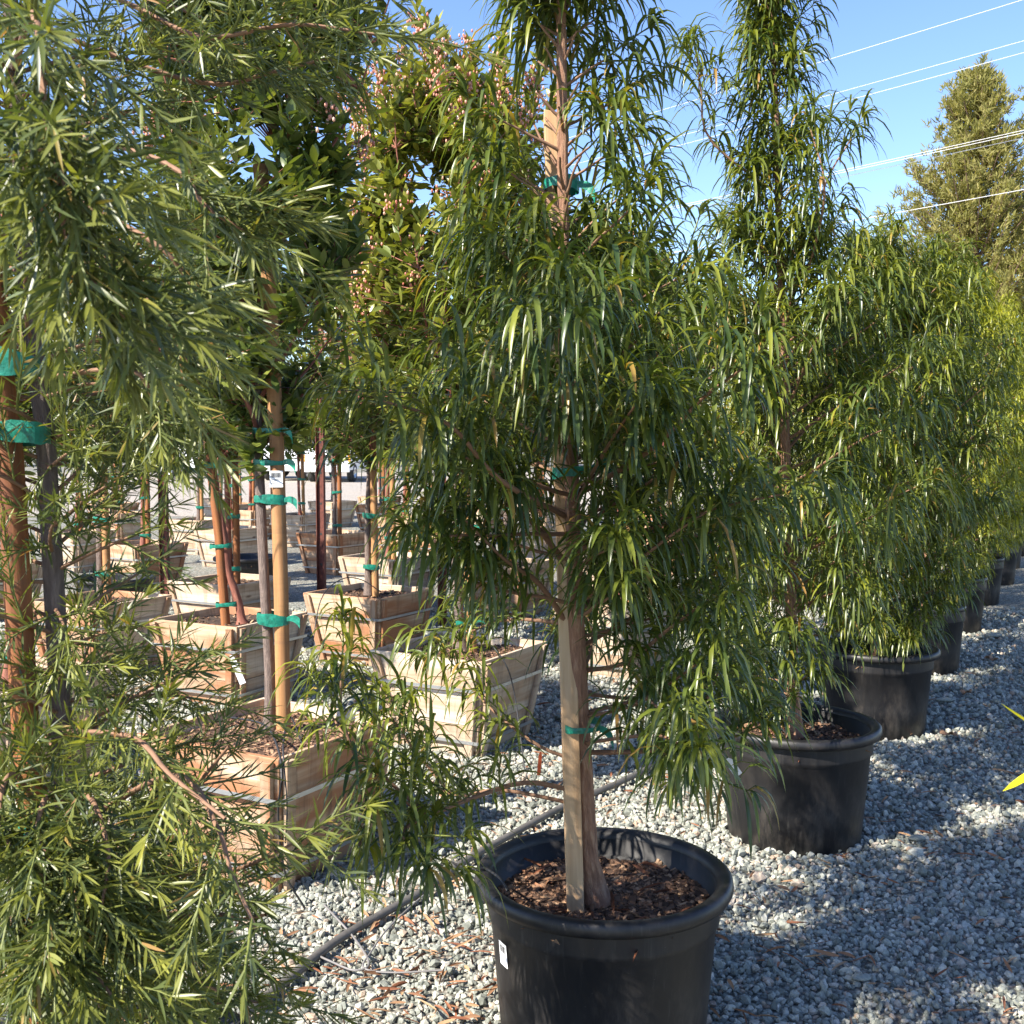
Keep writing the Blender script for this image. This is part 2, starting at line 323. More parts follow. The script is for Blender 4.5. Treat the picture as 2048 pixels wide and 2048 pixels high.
# ------------------------------------------------------------------ scene-tree helpers
def thing(name, label, cat, loc=(0, 0, 0), rz=0, group=None):
    o = bpy.data.objects.new(name, None); COL.objects.link(o); o.location = loc; o.rotation_euler = (0, 0, rz)
    o.empty_display_size = 0.1; o['label'] = label; o['category'] = cat
    if group: o['group'] = group
    return o
def tag(o, label, cat, group=None):
    o['label'] = label; o['category'] = cat
    if group: o['group'] = group
    return o
def dup(root, loc, rz=0, label=None, scale=None):
    r = root.copy(); COL.objects.link(r); r.location = loc; r.rotation_euler = (root.rotation_euler[0], root.rotation_euler[1], rz)
    if label: r['label'] = label
    if scale: r.scale = (scale,) * 3 if not isinstance(scale, tuple) else scale
    for ch in list(root.children):
        c = ch.copy(); COL.objects.link(c); c.parent = r
        for g in ch.children:
            d = g.copy(); COL.objects.link(d); d.parent = c
    return r

# ------------------------------------------------------------------ ground
rng = np.random.default_rng(7); random.seed(7)
gm = MB(); gm.face([(-900, -60, 0), (900, -60, 0), (900, 1500, 0), (-900, 1500, 0)])
g = gm.build('ground', M['ground']); g['kind'] = 'structure'
rm = MB(); rm.face([(-120, 21, .004), (120, 24, .004), (120, 64, .004), (-120, 60, .004)])
g = rm.build('gravel_road', M['road']); g['kind'] = 'structure'

def ico():
    t = (1 + 5 ** .5) / 2
    v = np.array([(-1, t, 0), (1, t, 0), (-1, -t, 0), (1, -t, 0), (0, -1, t), (0, 1, t), (0, -1, -t), (0, 1, -t), (t, 0, -1), (t, 0, 1), (-t, 0, -1), (-t, 0, 1)], float)
    f = np.array([(0, 11, 5), (0, 5, 1), (0, 1, 7), (0, 7, 10), (0, 10, 11), (1, 5, 9), (5, 11, 4), (11, 10, 2), (10, 7, 6), (7, 1, 8), (3, 9, 4), (3, 4, 2), (3, 2, 6), (3, 6, 8), (3, 8, 9), (4, 9, 5), (2, 4, 11), (6, 2, 10), (8, 6, 7), (9, 8, 1)])
    return v / np.linalg.norm(v[0]), f
def randrot(n):
    q = rng.normal(size=(n, 4)); q /= np.linalg.norm(q, axis=1)[:, None]; w, x, y, z = q.T
    return np.stack([1 - 2 * (y * y + z * z), 2 * (x * y - z * w), 2 * (x * z + y * w), 2 * (x * y + z * w), 1 - 2 * (x * x + z * z), 2 * (y * z - x * w), 2 * (x * z - y * w), 2 * (y * z + x * w), 1 - 2 * (x * x + y * y)], 1).reshape(n, 3, 3)
def scatter(y0, y1, dens, m0=0.62, m1=0.62):
    x0, x1 = -m0 * y1, m1 * y1; n = int((x1 - x0) * (y1 - y0) * dens)
    p = np.stack([rng.uniform(x0, x1, n), rng.uniform(y0, y1, n)], 1)
    return p[(p[:, 0] > -m0 * p[:, 1] - .2) & (p[:, 0] < m1 * p[:, 1] + .2)]
pts = np.vstack([scatter(1.75, 3.4, 5600), scatter(3.4, 5.4, 3600), scatter(5.4, 9.5, 1500)])
n = len(pts); iv, fi = ico()
size = rng.lognormal(math.log(0.0076), 0.30, n) * np.where(pts[:, 1] > 5.4, 1.45, np.where(pts[:, 1] > 3.4, 1.15, 1.0))
shape = np.stack([rng.uniform(0.8, 1.35, n), rng.uniform(0.7, 1.1, n), rng.uniform(0.5, 0.95, n)], 1) * size[:, None]
vv = iv[None] * (1 + rng.uniform(-0.28, 0.28, (n, 12, 1))) * shape[:, None, :]
vv = np.einsum('nij,nkj->nki', randrot(n), vv)
vv[..., 0] += pts[:, 0:1]; vv[..., 1] += pts[:, 1:2]; vv[..., 2] += (size * 0.25 + rng.uniform(-0.3, 0.8, n) * size)[:, None]
gr = np_mesh('gravel', vv.reshape(-1, 3), (fi[None] + (np.arange(n) * 12)[:, None, None]).reshape(-1, 3), M['stone'], None, False)
gr['kind'] = 'stuff'; gr['label'] = 'loose grey crushed rock covering the ground'; gr['category'] = 'gravel'
# dry leaves on the gravel
lp = []; 
def lit(cx, cy, sx, sy, k):
    for _ in range(k): lp.append((rng.normal(cx, sx), rng.normal(cy, sy), 0.016 + rng.uniform(0, .012)))
lit(-0.25, 2.75, 0.25, 0.35, 240); lit(0.8, 3.0, 0.6, .8, 220); lit(-.3, 5.0, 1.6, 1.5, 320); lit(1.9, 4.2, 1.0, 1.2, 220); lit(-1.3, 4, .8, 1.2, 120); lit(3, 7.5, 1, 2, 110)
k = len(lp); a = rng.uniform(0, 2 * pi, k)
fl = leaves('fallen_leaves', lp, np.stack([np.cos(a), np.sin(a), rng.uniform(.0, .35, k)], 1), rng.uniform(.02, .085, k), rng.uniform(.005, .011, k), rng.uniform(-.3, 1.0, k), rng.uniform(0, 1, k) ** 2, M['litter'], None, 'strap', .8, .6, rng)
fl['kind'] = 'stuff'; fl['label'] = 'narrow reddish dry leaves strewn over the gravel'; fl['category'] = 'fallen leaves'
# a few broad brown lobed leaves and flat stones on the path
def broad_leaf(x, y, s, rz, label):
    mb = MB(); N = 40; ring = []
    for i in range(N):
        t = 2 * pi * i / N; rr_ = s * (0.62 + 0.38 * abs(cos(2.5 * t)) ** 1.5) * (0.6 + .4 * abs(cos(t / 2)))
        ring.append((rr_ * cos(t), rr_ * sin(t), 0.012 * sin(3 * t) + .15 * rr_))
    for i in range(N): mb.face([(0, 0, 0), ring[i], ring[(i + 1) % N]], smooth=True)
    st = [(-s * .2, 0, .004), (-s * 1.2, .003, .012)]
    mb.face([st[0], (st[0][0], .003, .004), (st[1][0], st[1][1] + .003, .012), st[1]])
    o = mb.build('broad_dry_leaf', M['drybroad']); o.location = (x, y, .03); o.rotation_euler = (0.15, 0.1, rz); tag(o, label, 'dry leaf', 'broad brown leaves on the gravel path')
M['drybroad'] = plain('brown_leaf', (0.27, 0.15, 0.08), .8, 0, .3, 30)
for px, py, s, lab in ((1912, 1488, .055, 'lobed brown dry leaf lying on the gravel right of the second black pot'), (1990, 1330, .05, 'brown dry leaf on the gravel right of the farthest visible black pot'), (1945, 1400, .04, 'small curled brown leaf on shaded gravel right of the third black pot')):
    q = PG(px, py); broad_leaf(q[0], q[1], s, random.random() * 6, lab)
def flat_stone(px, py, s, lab):
    v, f = ico(); v = v * np.array([s, s * .6, s * .3]) * (1 + rng.uniform(-.2, .2, (12, 1))); q = PG(px, py)
    o = np_mesh('river_stone', v + np.array([q[0], q[1], .02]), f, M['stone'], None, True); 
    md = o.modifiers.new('round', 'SUBSURF'); md.levels = 2; md.render_levels = 2
    tag(o, lab, 'stone', 'large flat stones on the gravel')
flat_stone(1850, 1700, .045, 'smooth flat grey stone on the shaded gravel right of the large lipped pot')
flat_stone(1740, 1998, .035, 'smooth grey stone near the bottom of the picture right of the front pot')
flat_stone(1995, 1278, .09, 'long pale flat stone on the path beyond the pots')
flat_stone(1900, 1412, .06, 'grey flat stone beside the lobed brown leaf')

# ------------------------------------------------------------------ pots
def lathe(prof, N=72, jitter=0):
    V = []; Q = []; k = len(prof)
    for i in range(N):
        t = 2 * pi * i / N
        for r_, z in prof: V.append((r_ * cos(t), r_ * sin(t), z))
    for i in range(N):
        for j in range(k - 1):
            a = i * k + j; b_ = ((i + 1) % N) * k + j; Q.append((a, b_, b_ + 1, a + 1))
    return np.array(V), np.array(Q)
def chips(n, place, parent, s=(0.012, 0.035), name='mulch', mat='mulch'):
    L = rng.uniform(s[0], s[1], n); Wd = L * rng.uniform(.18, .5, n); H = L * rng.uniform(.06, .18, n)
    c = np.array([(-1, -1, -1), (1, -.8, -1), (1, 1, -1), (-.8, 1, -1), (-1, -1, 1), (1, -.8, 1), (1, 1, 1), (-.8, 1, 1)]) * .5
    v = c[None] * np.stack([L, Wd, H], 1)[:, None, :]
    a = rng.uniform(0, 2 * pi, n); e = rng.normal(0, .35, n)
    ca, sa, ce, se = np.cos(a), np.sin(a), np.cos(e), np.sin(e)
    Rm = np.stack([ca * ce, -sa, ca * se, sa * ce, ca, sa * se, -se, 0 * a, ce], 1).reshape(n, 3, 3)
    v = np.einsum('nij,nkj->nki', Rm, v) + place(n)[:, None, :]
    q = np.array([(0, 3, 2, 1), (4, 5, 6, 7), (0, 1, 5, 4), (1, 2, 6, 5), (2, 3, 7, 6), (3, 0, 4, 7)])
    return np_mesh(name, v.reshape(-1, 3), (q[None] + (np.arange(n) * 8)[:, None, None]).reshape(-1, 4), M[mat], parent, False)
def make_pot(label, loc, R0=.30, H=.42, lip=True, soil_z=.345, nch=2200, grp='black nursery pots'):
    t = thing('nursery_pot', label, 'plant pot', loc, 0, grp)
    r1 = R0 - .028 if lip else R0 - .006
    rb = r1 * .87
    prof = [(0, .0), (rb - .01, 0), (rb, .008), (rb + (r1 - rb) * .35, H * .35), (r1 - .008, H * .76), (r1 - .001, H * .775), (r1, H * .80), (r1 + .001, H - .03)]
    V, Q = lathe(prof); np_mesh('pot_wall', V, Q, M['pot'], t)
    inn = [(r1 + .001, H - .02), (r1 - .010, H - .02), (r1 - .014, H - .06), (r1 - .020, H - .062), (r1 - .028, H * .55), (0, H * .55)]
    V, Q = lathe(inn); np_mesh('inner_wall', V, Q, M['pot'], t)
    if lip:
        rp = [(r1 + .001, H - .032), (R0 - .004, H - .034), (R0 + .002, H - .022), (R0, H - .006), (R0 - .008, H), (R0 - .022, H), (r1 - .006, H - .006), (r1 - .010, H - .02), (r1 - .0105, H - .028)]
    else:
        rp = [(r1 + .001, H - .03), (R0, H - .028), (R0, H - .002), (R0 - .004, H), (r1 - .008, H), (r1 - .011, H - .02)]
    V, Q = lathe(rp); np_mesh('rim', V, Q, M['pot'], t)
    if soil_z:
        rs = r1 - .018
        V = []; Q = []; K = 18; N = 48
        for j in range(K + 1):
            for i in range(N):
                a_ = 2 * pi * i / N; rr_ = rs * j / K
                x, y = rr_ * cos(a_), rr_ * sin(a_); V.append((x, y, soil_z + .008 * sin(x * 23 + 1) * cos(y * 19) + (0 if j < K else -.01) + (rng.uniform(-.003, .003) if 0 < j else 0)))
        for j in range(K):
            for i in range(N): Q.append((j * N + i, j * N + (i + 1) % N, (j + 1) * N + (i + 1) % N, (j + 1) * N + i))
        so = np_mesh('soil', V, Q, M['soil'], t)
        def pl(n):
            a_ = rng.uniform(0, 2 * pi, n); rr_ = rs * np.sqrt(rng.uniform(0, 1, n)) * .98; x = rr_ * np.cos(a_); y = rr_ * np.sin(a_)
            return np.stack([x, y, soil_z + .008 * np.sin(x * 23 + 1) * np.cos(y * 19) + rng.uniform(0.0, .008, n)], 1)
        c = chips(nch, pl, so); c['kind'] = 'stuff'
        k = 60; q = pl(k); q[:, 2] += .006; a_ = rng.uniform(0, 6.28, k)
        d = leaves('dry_leaves', q, np.stack([np.cos(a_), np.sin(a_), rng.uniform(0, .3, k)], 1), rng.uniform(.04, .09, k), rng.uniform(.005, .011, k), rng.uniform(.1, .8, k), rng.uniform(0, 1, k) ** 3, M['litter'], so, 'strap', .8, .6, rng); d['kind'] = 'stuff'
    return t
P1 = (0.214, 2.53, 0); P2 = (1.03, 3.95, 0); P3 = (1.82, 5.45, 0); P4 = (2.62, 6.95, 0)
pot1 = make_pot('large black plastic pot with rolled rim at the front of the picture', P1, nch=4200)
pot2 = make_pot('black lipped pot standing second in the row, behind and right of the front pot', P2)
pot3 = make_pot('black lipped pot third in the row, partly hidden by the second pot', P3, nch=700)
pot4 = make_pot('narrow lipless black pot at the far end of the visible row', P4, .25, .42, False, nch=300)
# printed label on pot 1
def sticker(name, w, h_, parent, loc, rot, curved_r=None):
    mb = MB(); N = 6
    def pt(u, v_, off):
        if curved_r: a_ = u / curved_r; return (curved_r * sin(a_) + off * sin(a_), -(curved_r * cos(a_) - curved_r) - off * cos(a_), v_)
        return (u, -off, v_)
    for i in range(N):
        u0 = -w / 2 + w * i / N; u1 = u0 + w / N
        mb.face([pt(u0, 0, 0), pt(u1, 0, 0), pt(u1, h_, 0), pt(u0, h_, 0)])
    o = mb.build(name, M['label'], parent); o.location = loc; o.rotation_euler = rot
    bars = MB(); x = -w * .38; rs_ = random.Random(3)
    while x < w * .36:
        bw = rs_.choice([.012, .02, .034]) * w; bars.face([pt(x, h_ * .58, .0006), pt(x + bw, h_ * .58, .0006), pt(x + bw, h_ * .88, .0006), pt(x, h_ * .88, .0006)]); x += bw + rs_.choice([.018, .03]) * w
    for zz, ww in ((.46, .38), (.38, .30), (.22, .2)):
        bars.face([pt(-w * .4, h_ * zz, .0006), pt(-w * .4 + ww * w * 1.6, h_ * zz, .0006), pt(-w * .4 + ww * w * 1.6, h_ * (zz + .025), .0006), pt(-w * .4, h_ * (zz + .025), .0006)])
    bars.build('barcode', M['ink'], o); return o
aL = R(-63)
sticker('label_sticker', .036, .055, pot1, (sin(aL) * .2605, -cos(aL) * .2605, .245), (R(5), 0, aL), .26)

# ------------------------------------------------------------------ wooden boxes
def make_box(name_label, loc, rz, top=.62, bot=.47, H=.46, mat='board', nch=900, seed=1, grp='wooden tree boxes'):
    random.seed(seed)
    t = thing('wooden_tree_box', name_label, 'planter box', loc, rz, grp)
    th = .018
    def half(z): return bot / 2 + (top - bot) / 2 * z / H
    zs = [0.0, H * .32, H * .66, H]
    for s in range(4):
        a = s * pi / 2
        def T(x, y, z):                       # local side frame: outward = -y rotated
            return (x * cos(a) - y * sin(a), x * sin(a) + y * cos(a), z)
        side = MB()
        for i in range(3):
            z0, z1 = zs[i] + .0015, zs[i + 1] - .0015
            h0, h1 = half(z0), half(z1); e = 0.0 if s % 2 == 0 else th
            j = random.uniform(-.002, .002)
            side.box([T(-h0 + e, -h0 - j, z0), T(h0 - e, -h0 - j, z0), T(h0 - e, -h0 + th, z0), T(-h0 + e, -h0 + th, z0),
                      T(-h1 + e, -h1 - j, z1), T(h1 - e, -h1 - j, z1), T(h1 - e, -h1 + th, z1), T(-h1 + e, -h1 + th, z1)])
        side.build('side_panel', M[mat if (seed + s) % 3 else 'boardgrey' if mat == 'board' else mat], t, .002)
        for sg in (-1, 1):
            bt = MB(); z0, z1 = .0, H - .012; h0, h1 = half(z0), half(z1); bw = .042; ins = .016
            x00, x01 = sorted((sg * (h0 - ins), sg * (h0 - ins - bw))); x10, x11 = sorted((sg * (h1 - ins), sg * (h1 - ins - bw)))
            uo = (random.random() * 40, random.random() * 40)
            bt.box([T(x00, -h0 - .003, z0), T(x00, -h0 - .021, z0), T(x01, -h0 - .021, z0), T(x01, -h0 - .003, z0),
                    T(x10, -h1 - .003, z1), T(x10, -h1 - .021, z1), T(x11, -h1 - .021, z1), T(x11, -h1 - .003, z1)], uo)
            # grain along the batten: swap its uv
            bt.FU = {k_: [(v_[1] * 1.0, v_[0]) for v_ in u_] for k_, u_ in bt.FU.items()}
            bt.build('corner_batten', M[mat], t, .002)
    for zc in (H * .70, H * .16):
        bd = MB(); off = .0235; hw = .008; ch = .028
        def ring(z, o_):
            h_ = half(z) + o_; c = h_ - .012
            return [(-c, -h_, z), (c, -h_, z), (h_, -c, z), (h_, c, z), (c, h_, z), (-c, h_, z), (-h_, c, z), (-h_, -c, z)]
        a_, b_ = ring(zc - hw, off), ring(zc + hw, off); a2, b2 = ring(zc - hw, off - .002), ring(zc + hw, off - .002)
        for i in range(8):
            j = (i + 1) % 8; bd.face([a_[i], a_[j], b_[j], b_[i]]); bd.face([a2[j], a2[i], b2[i], b2[j]]); bd.face([b_[i], b_[j], b2[j], b2[i]]); bd.face([a_[j], a_[i], a2[i], a2[j]])
        bd.build('metal_band', M['band'], t)
    sz = H - .045; hs = half(sz) - th - .002; N = 22; V = []; Q = []
    for i in range(N + 1):
        for j in range(N + 1):
            x = -hs + 2 * hs * i / N; y = -hs + 2 * hs * j / N; V.append((x, y, sz + .010 * sin(x * 17 + seed) * cos(y * 15) + rng.uniform(-.004, .004)))
    for i in range(N):
        for j in range(N): q_ = i * (N + 1) + j; Q.append((q_, q_ + N + 1, q_ + N + 2, q_ + 1))
    so = np_mesh('soil', V, Q, M['soil'], t)
    def pl(n):
        x = rng.uniform(-hs, hs, n) * .98; y = rng.uniform(-hs, hs, n) * .98
        return np.stack([x, y, sz + .010 * np.sin(x * 17 + seed) * np.cos(y * 15) + rng.uniform(0, .008, n)], 1)
    c = chips(nch, pl, so, (0.01, 0.035)); c['kind'] = 'stuff'
    return t
BR = -R(29.4)                                # boxes stand turned like this
box1 = make_box('big wooden box nearest the camera, left of the front pot, with a staked grey trunk', (-.83, 3.73, 0), BR, mat='board', nch=5200, seed=1)
box2 = make_box('pale wooden box with galvanised straps right behind the front tree', (-.25, 5.25, 0), BR, mat='boardgrey', nch=2600, seed=2)
box3 = make_box('reddish brown wooden box left of and behind the pale strapped box', (-.95, 7.3, 0), BR, mat='board', nch=900, seed=4)
BOXES = [
 ('clean light wooden box holding the leaning red trunk and orange stake', -1.6, 6.2, 0),
 ('low light wooden box behind the leaning red trunk, under two orange stakes', -2.05, 7.95, 1),
 ('brown box with black hose loops behind the right rusty post', -2.0, 12.4, 0),
 ('pale brown box directly behind the reddish box, with paired stakes', -1.1, 9.7, 1),
 ('grey weathered box behind and right of the left rusty post', -4.2, 14.7, 1),
 ('dark shaded box half hidden behind the feathery tree', -3.7, 11.0, 0),
 ('box glimpsed through the lower leaves of the front tree', -.05, 9.2, 0),
 ('box in shade right behind the trunk of the front tree', .68, 6.9, 1),
 ('red brown box behind the feathery tree at the left', -2.62, 6.95, 0),
 ('whitish box at the left edge behind the feathery branches', -2.12, 4.6, 1),
 ('far pale box standing alone right of the right rusty post', -3.2, 19.6, 1),
 ('weathered low box behind the brown box with hose loops', -3.05, 15.8, 1),
 ('far brown box beside the gravel road behind the leaning red trunk', -4.7, 18.8, 0),
 ('yellowish far box between the paired stakes and the front tree', -1.5, 15.2, 0),
 ('far box at the edge of the gravel road left of the front tree', -2.2, 18.4, 0),
 ('box seen through leaves right of the front trunk, beside the rusty post', 1.05, 10.3, 1),
 ('farther box seen through leaves between the front tree and the second tree', 1.75, 12.3, 0),
 ('far box behind the crown of the front tree', .3, 13.6, 1),
 ('far box near the road, behind the second potted tree', 2.2, 16.5, 0),
 ('box in the back row behind the front trunk', -.5, 17.0, 0),
 ('box far left behind the feathery tree, beside the road', -5.8, 16.2, 0),
 ('box at the far left of the picture behind feathery leaves', -5.0, 12.6, 1),
 ('shaded box left of the left rusty post', -4.3, 9.0, 0),
 ('weathered box left of the left rusty post, beyond the shaded box', -3.35, 13.1, 1),
 ('brown box behind the paired stakes, left of the yellowish far box', -.95, 12.2, 0),
 ('far box by the road, behind the brown box with hose loops', -4.05, 17.0, 0),
 ('last pale box on the road edge behind the leaning red trunk', -5.5, 20.6, 1),
 ('last box of the field right of the far pale box', -2.6, 21.6, 0),
 ('far box on the road edge left of the front tree', -1.1, 21.0, 1),
 ('dark far box in the left background beside the road', -6.9, 19.0, 0),
 ('far box behind the front tree near the road', .5, 19.6, 1),
]
protoG = make_box('p', (0, 0, 0), BR, mat='boardgrey', nch=250, seed=8)
protoB = make_box('p', (0, 0, 0), BR, mat='board', nch=250, seed=5)
used = set(); ALLB = []
for i, (lab, x, y, kd) in enumerate(BOXES):
    pr = protoG if kd else protoB; rz = BR + random.uniform(-.08, .08) + (i % 4) * pi / 2
    if kd not in used: used.add(kd); o = pr; o.location = (x, y, 0); o.rotation_euler[2] = rz; o['label'] = lab
    else: o = dup(pr, (x, y, 0), rz, lab)
    ALLB.append(o)

# ------------------------------------------------------------------ tree builders
def limb(p0, d0, L, n=7, up=0.0, droop=0.0, wob=.12, rg=None):
    p = np.array(p0, float); d = norm(np.array(d0, float)); out = [p.copy()]
    for i in range(n):
        t = (i + 1) / n; d = norm(d + np.array([0, 0, up * (1 - t) - droop * t]) / n * 2 + rg.normal(0, wob / 2, 3)); p = p + d * L / n; out.append(p.copy())
    return np.array(out)
def at_t(pts, t):
    x = t * (len(pts) - 1); i = min(int(x), len(pts) - 2); f_ = x - i; return pts[i] * (1 - f_) + pts[i + 1] * f_, norm(pts[i + 1] - pts[i])
def perp(d):
    a = np.cross(d, (0.3, 0.2, 1.0)); a = norm(a); return a, np.cross(d, a)
class Bag:
    def __init__(s): s.P = []; s.D = []; s.L = []; s.W = []; s.G = []; s.T = []; s.limbs = []; s.twigs = []; s.clear = None
    def leaf(s, p, d, L, W_, G, T): s.P.append(p); s.D.append(d); s.L.append(L); s.W.append(W_); s.G.append(G); s.T.append(T)
def shoot_long(bag, p0, d0, L, nl, rg, ll=.14, lw=.0085, young=0.0, tip=8):
    if bag.clear and bag.clear(p0): return
    d0 = norm(np.array(d0)); end = p0 + d0 * L; bag.twigs.append((np.array([p0, (p0 + end) / 2 + rg.normal(0, .004, 3), end]), [.0026, .0022, .0016]))
    a0 = rg.uniform(0, 6.28); A, B = perp(d0)
    tot = nl + tip
    for i in range(tot):
        t = (i + .5) / nl if i < nl else 1.0
        t = min(t, 1); az_ = a0 + i * 2.39996 + rg.normal(0, .2)
        ang = R(80) - R(30) * t + rg.normal(0, .15)
        if i >= nl: ang = rg.uniform(R(12), R(55))
        rad_ = A * cos(az_) + B * sin(az_)
        d = d0 * cos(ang) + rad_ * sin(ang) + np.array([0, 0, .38])
        le = ll * rg.uniform(.5, 1.2) * (1 if i < nl else rg.uniform(.6, 1))
        bag.leaf(p0 + d0 * L * t, d, le, lw * rg.uniform(.75, 1.2), rg.uniform(1.8, 4.4), min(1, max(0, young * rg.uniform(.4, 1.3) + (.18 if i >= nl and rg.random() < .5 else 0))))
def branch_long(bag, pts, rg, r0=.007, dens=1.0, ll=.14, young=0.0, start=.3, lw=.0085):
    L = np.linalg.norm(np.diff(pts, axis=0), axis=1).sum()
    bag.limbs.append((pts, np.linspace(r0, .0022, len(pts))))
    ns = max(3, int(L / .052 * dens)); yb = young
    for k in range(ns):
        t = start + (1 - start) * (k + rg.uniform(.2, .8)) / ns
        p, d = at_t(pts, min(.999, t)); A, B = perp(d); az_ = rg.uniform(0, 6.28)
        sd = d * .75 + (A * cos(az_) + B * sin(az_)) * rg.uniform(.5, 1.1) + np.array([0, 0, .35])
        shoot_long(bag, p, sd, rg.uniform(.04, .17), rg.integers(8, 15), rg, ll, lw, yb if rg.random() < .7 else 0, 6)
    p, d = at_t(pts, .999); shoot_long(bag, p, d + np.array([0, 0, .2]), rg.uniform(.06, .12), 14, rg, ll * 1.05, lw, max(yb, .12), 10)
def build_long_tree(name_label, trunk, tr, prof, z0, z1, nb, seed, leafmat, young=.05, extra=(), ll=.14, dens=1.0, loc=(0, 0, 0), skip=None, grp='long leaved trees in black pots', barkm='bark', start=.25, lw=.0085, clear=None, zpow=.92):
    """trunk: function z->xy (local), prof: radius by height"""
    rg = np.random.default_rng(seed); bag = Bag(); bag.clear = clear
    t = thing('long_leaved_tree', name_label, 'tree', loc, 0, grp)
    zs = np.linspace(0, z1, 26); tp = np.array([[*trunk(z), z] for z in zs]); rad = np.interp(zs, [0, .06, .2, z1 * .6, z1], [tr * 1.75, tr * 1.2, tr, tr * .6, .004])
    # trunk with a lumpy surface
    V, Q, U = tubes([(tp, rad)], 18, False); V = V + 0.0016 * np.sin(V * 160 + 3) ; np_mesh('trunk', V, Q, M[barkm], t, True, uv=U)
    for i in range(nb):
        f_ = (i + rg.uniform(0, .9)) / nb; z = z0 + (z1 - z0) * f_ ** zpow; az_ = i * 2.39996 + rg.normal(0, .3)
        if skip and skip(z, az_, rg): continue
        Rr = prof(z) * rg.uniform(.55, 1.12)
        el = R(8) + R(50) * f_ + rg.normal(0, .12)
        xy = trunk(z); pts = limb((xy[0], xy[1], z), (cos(az_) * cos(el), sin(az_) * cos(el), sin(el)), max(.07, Rr), 7, .25, .12, .12, rg)
        branch_long(bag, pts, rg, .0035 + .006 * Rr, dens, ll, young, start, lw)
    for pts, r0, yg, st in extra: branch_long(bag, curve(np.array(pts) - np.array(loc), 4), rg, r0 * .85, dens * .75, ll * .95, yg, st, lw * .92)
    # leader
    top = tp[-1]
    for k in range(16):
        z = z1 - .5 + .5 * k / 15; xy = trunk(z); az_ = k * 2.4
        shoot_long(bag, np.array([xy[0], xy[1], z]), (cos(az_) * .35, sin(az_) * .35, 1), .08, 12, rg, ll * .95, lw, young + .1, 4)
    wood_obj('branches', bag.limbs, M['twigbrown'], bag.twigs, M['twig'], t)
    leaves('crown', bag.P, bag.D, bag.L, bag.W, bag.G, bag.T, M[leafmat], t, 'strap', .45, .35, rg)
    return t
def ipf(*pr):
    a_, b_ = zip(*pr); return lambda z: float(np.interp(z, a_, b_))

def tie(parent, c, rx, ry, rot=0, h_=.03, tail=1, seed=0):
    """green ribbon wound round trunk and stake"""
    rs_ = random.Random(seed); mb = MB(); N = 28; ring = []
    for i in range(N):
        a_ = 2 * pi * i / N; x = rx * np.sign(cos(a_)) * abs(cos(a_)) ** .75; y = ry * np.sign(sin(a_)) * abs(sin(a_)) ** .85
        hh = h_ * (.42 + .1 * sin(a_ * 2 + seed) + .04 * sin(a_ * 7)); sk = .15 * h_ * sin(a_ + seed)
        ring.append(((x, y, sk - hh), (x * 1.02, y * 1.02, sk), (x, y, sk + hh)))
    for i in range(N):
        A_, B_ = ring[i], ring[(i + 1) % N]
        mb.face([A_[0], B_[0], B_[1], A_[1]], smooth=True); mb.face([A_[1], B_[1], B_[2], A_[2]], smooth=True)
    if tail:
        x0, y0 = rx * .9, -ry * .6; a_ = rs_.uniform(-.5, .9); px_, pz_ = x0, 0
        for k in range(5):
            nx, nz = px_ + .011 * cos(a_), pz_ + .011 * sin(a_); w0 = .007 + .002 * k; w1 = .007 + .002 * (k + 1)
            mb.face([(px_, y0 - .004 * k, pz_ - w0), (nx, y0 - .004 * (k + 1), nz - w1), (nx, y0 - .004 * (k + 1), nz + w1), (px_, y0 - .004 * k, pz_ + w0)], smooth=True); px_, pz_ = nx, nz; a_ -= .3
    o = mb.build('tie_ribbon', M['tape'], parent); o.location = c; o.rotation_euler = (0, 0, rot); return o

# --- tree 1 (front pot): trunk and square stake
def tr1(z):                                   # local xy at height above the soil
    return (float(np.interp(z, [0, .12, .35, .9, 1.4, 2.2, 3.0], [0.0, -.022, -.035, -.062, -.082, -.092, -.09])), float(np.interp(z, [0, .4, .8, 1.2, 2, 3], [0, -.004, -.040, -.046, -.02, 0])))
T1 = np.array([.198, 2.50, .345])
ex = []
def X(pts, r0=.008, yg=.05, st=.25): ex.append((pts, r0, yg, st))
# low limbs of the front tree (world points)
X([T1 + (-.04, 0, .27), P(1050, 1575, 2.38), P(930, 1612, 2.22), P(850, 1640, 2.12), P(790, 1600, 2.05)], .008, .22, .3)
X([P(850, 1640, 2.12), P(760, 1560, 2.1), P(700, 1500, 2.15), P(660, 1440, 2.2)], .005, .35, .3)
X([P(850, 1640, 2.12), P(800, 1680, 2.05), P(840, 1720, 2.02)], .005, .1, .3)
X([T1 + (-.04, 0, .24), P(1000, 1590, 2.5), P(900, 1600, 2.55), P(800, 1520, 2.6)], .006, .2, .3)
X([P(900, 1600, 2.5), P(820, 1500, 2.5), P(780, 1440, 2.5)], .005, .3, .3)
X([T1 + (-.045, .01, .34), P(1080, 1500, 2.55), P(1000, 1440, 2.6), P(940, 1380, 2.65)], .006, .25, .35)
X([P(720, 1560, 2.15), P(690, 1600, 2.1), P(700, 1640, 2.1)], .005, .2, .2)
X([P(720, 1560, 2.15), P(680, 1440, 2.15), P(680, 1330, 2.2)], .005, .4, .4)
X([T1 + (-.045, .01, .36), P(1300, 1510, 2.45), P(1420, 1490, 2.4), P(1480, 1480, 2.35)], .008, .05, .2)
X([P(1340, 1505, 2.4), P(1400, 1440, 2.35), P(1440, 1350, 2.3)], .006, .05, .1)
X([P(1320, 1508, 2.4), P(1370, 1540, 2.3), P(1400, 1550, 2.2)], .006, .05, .1)
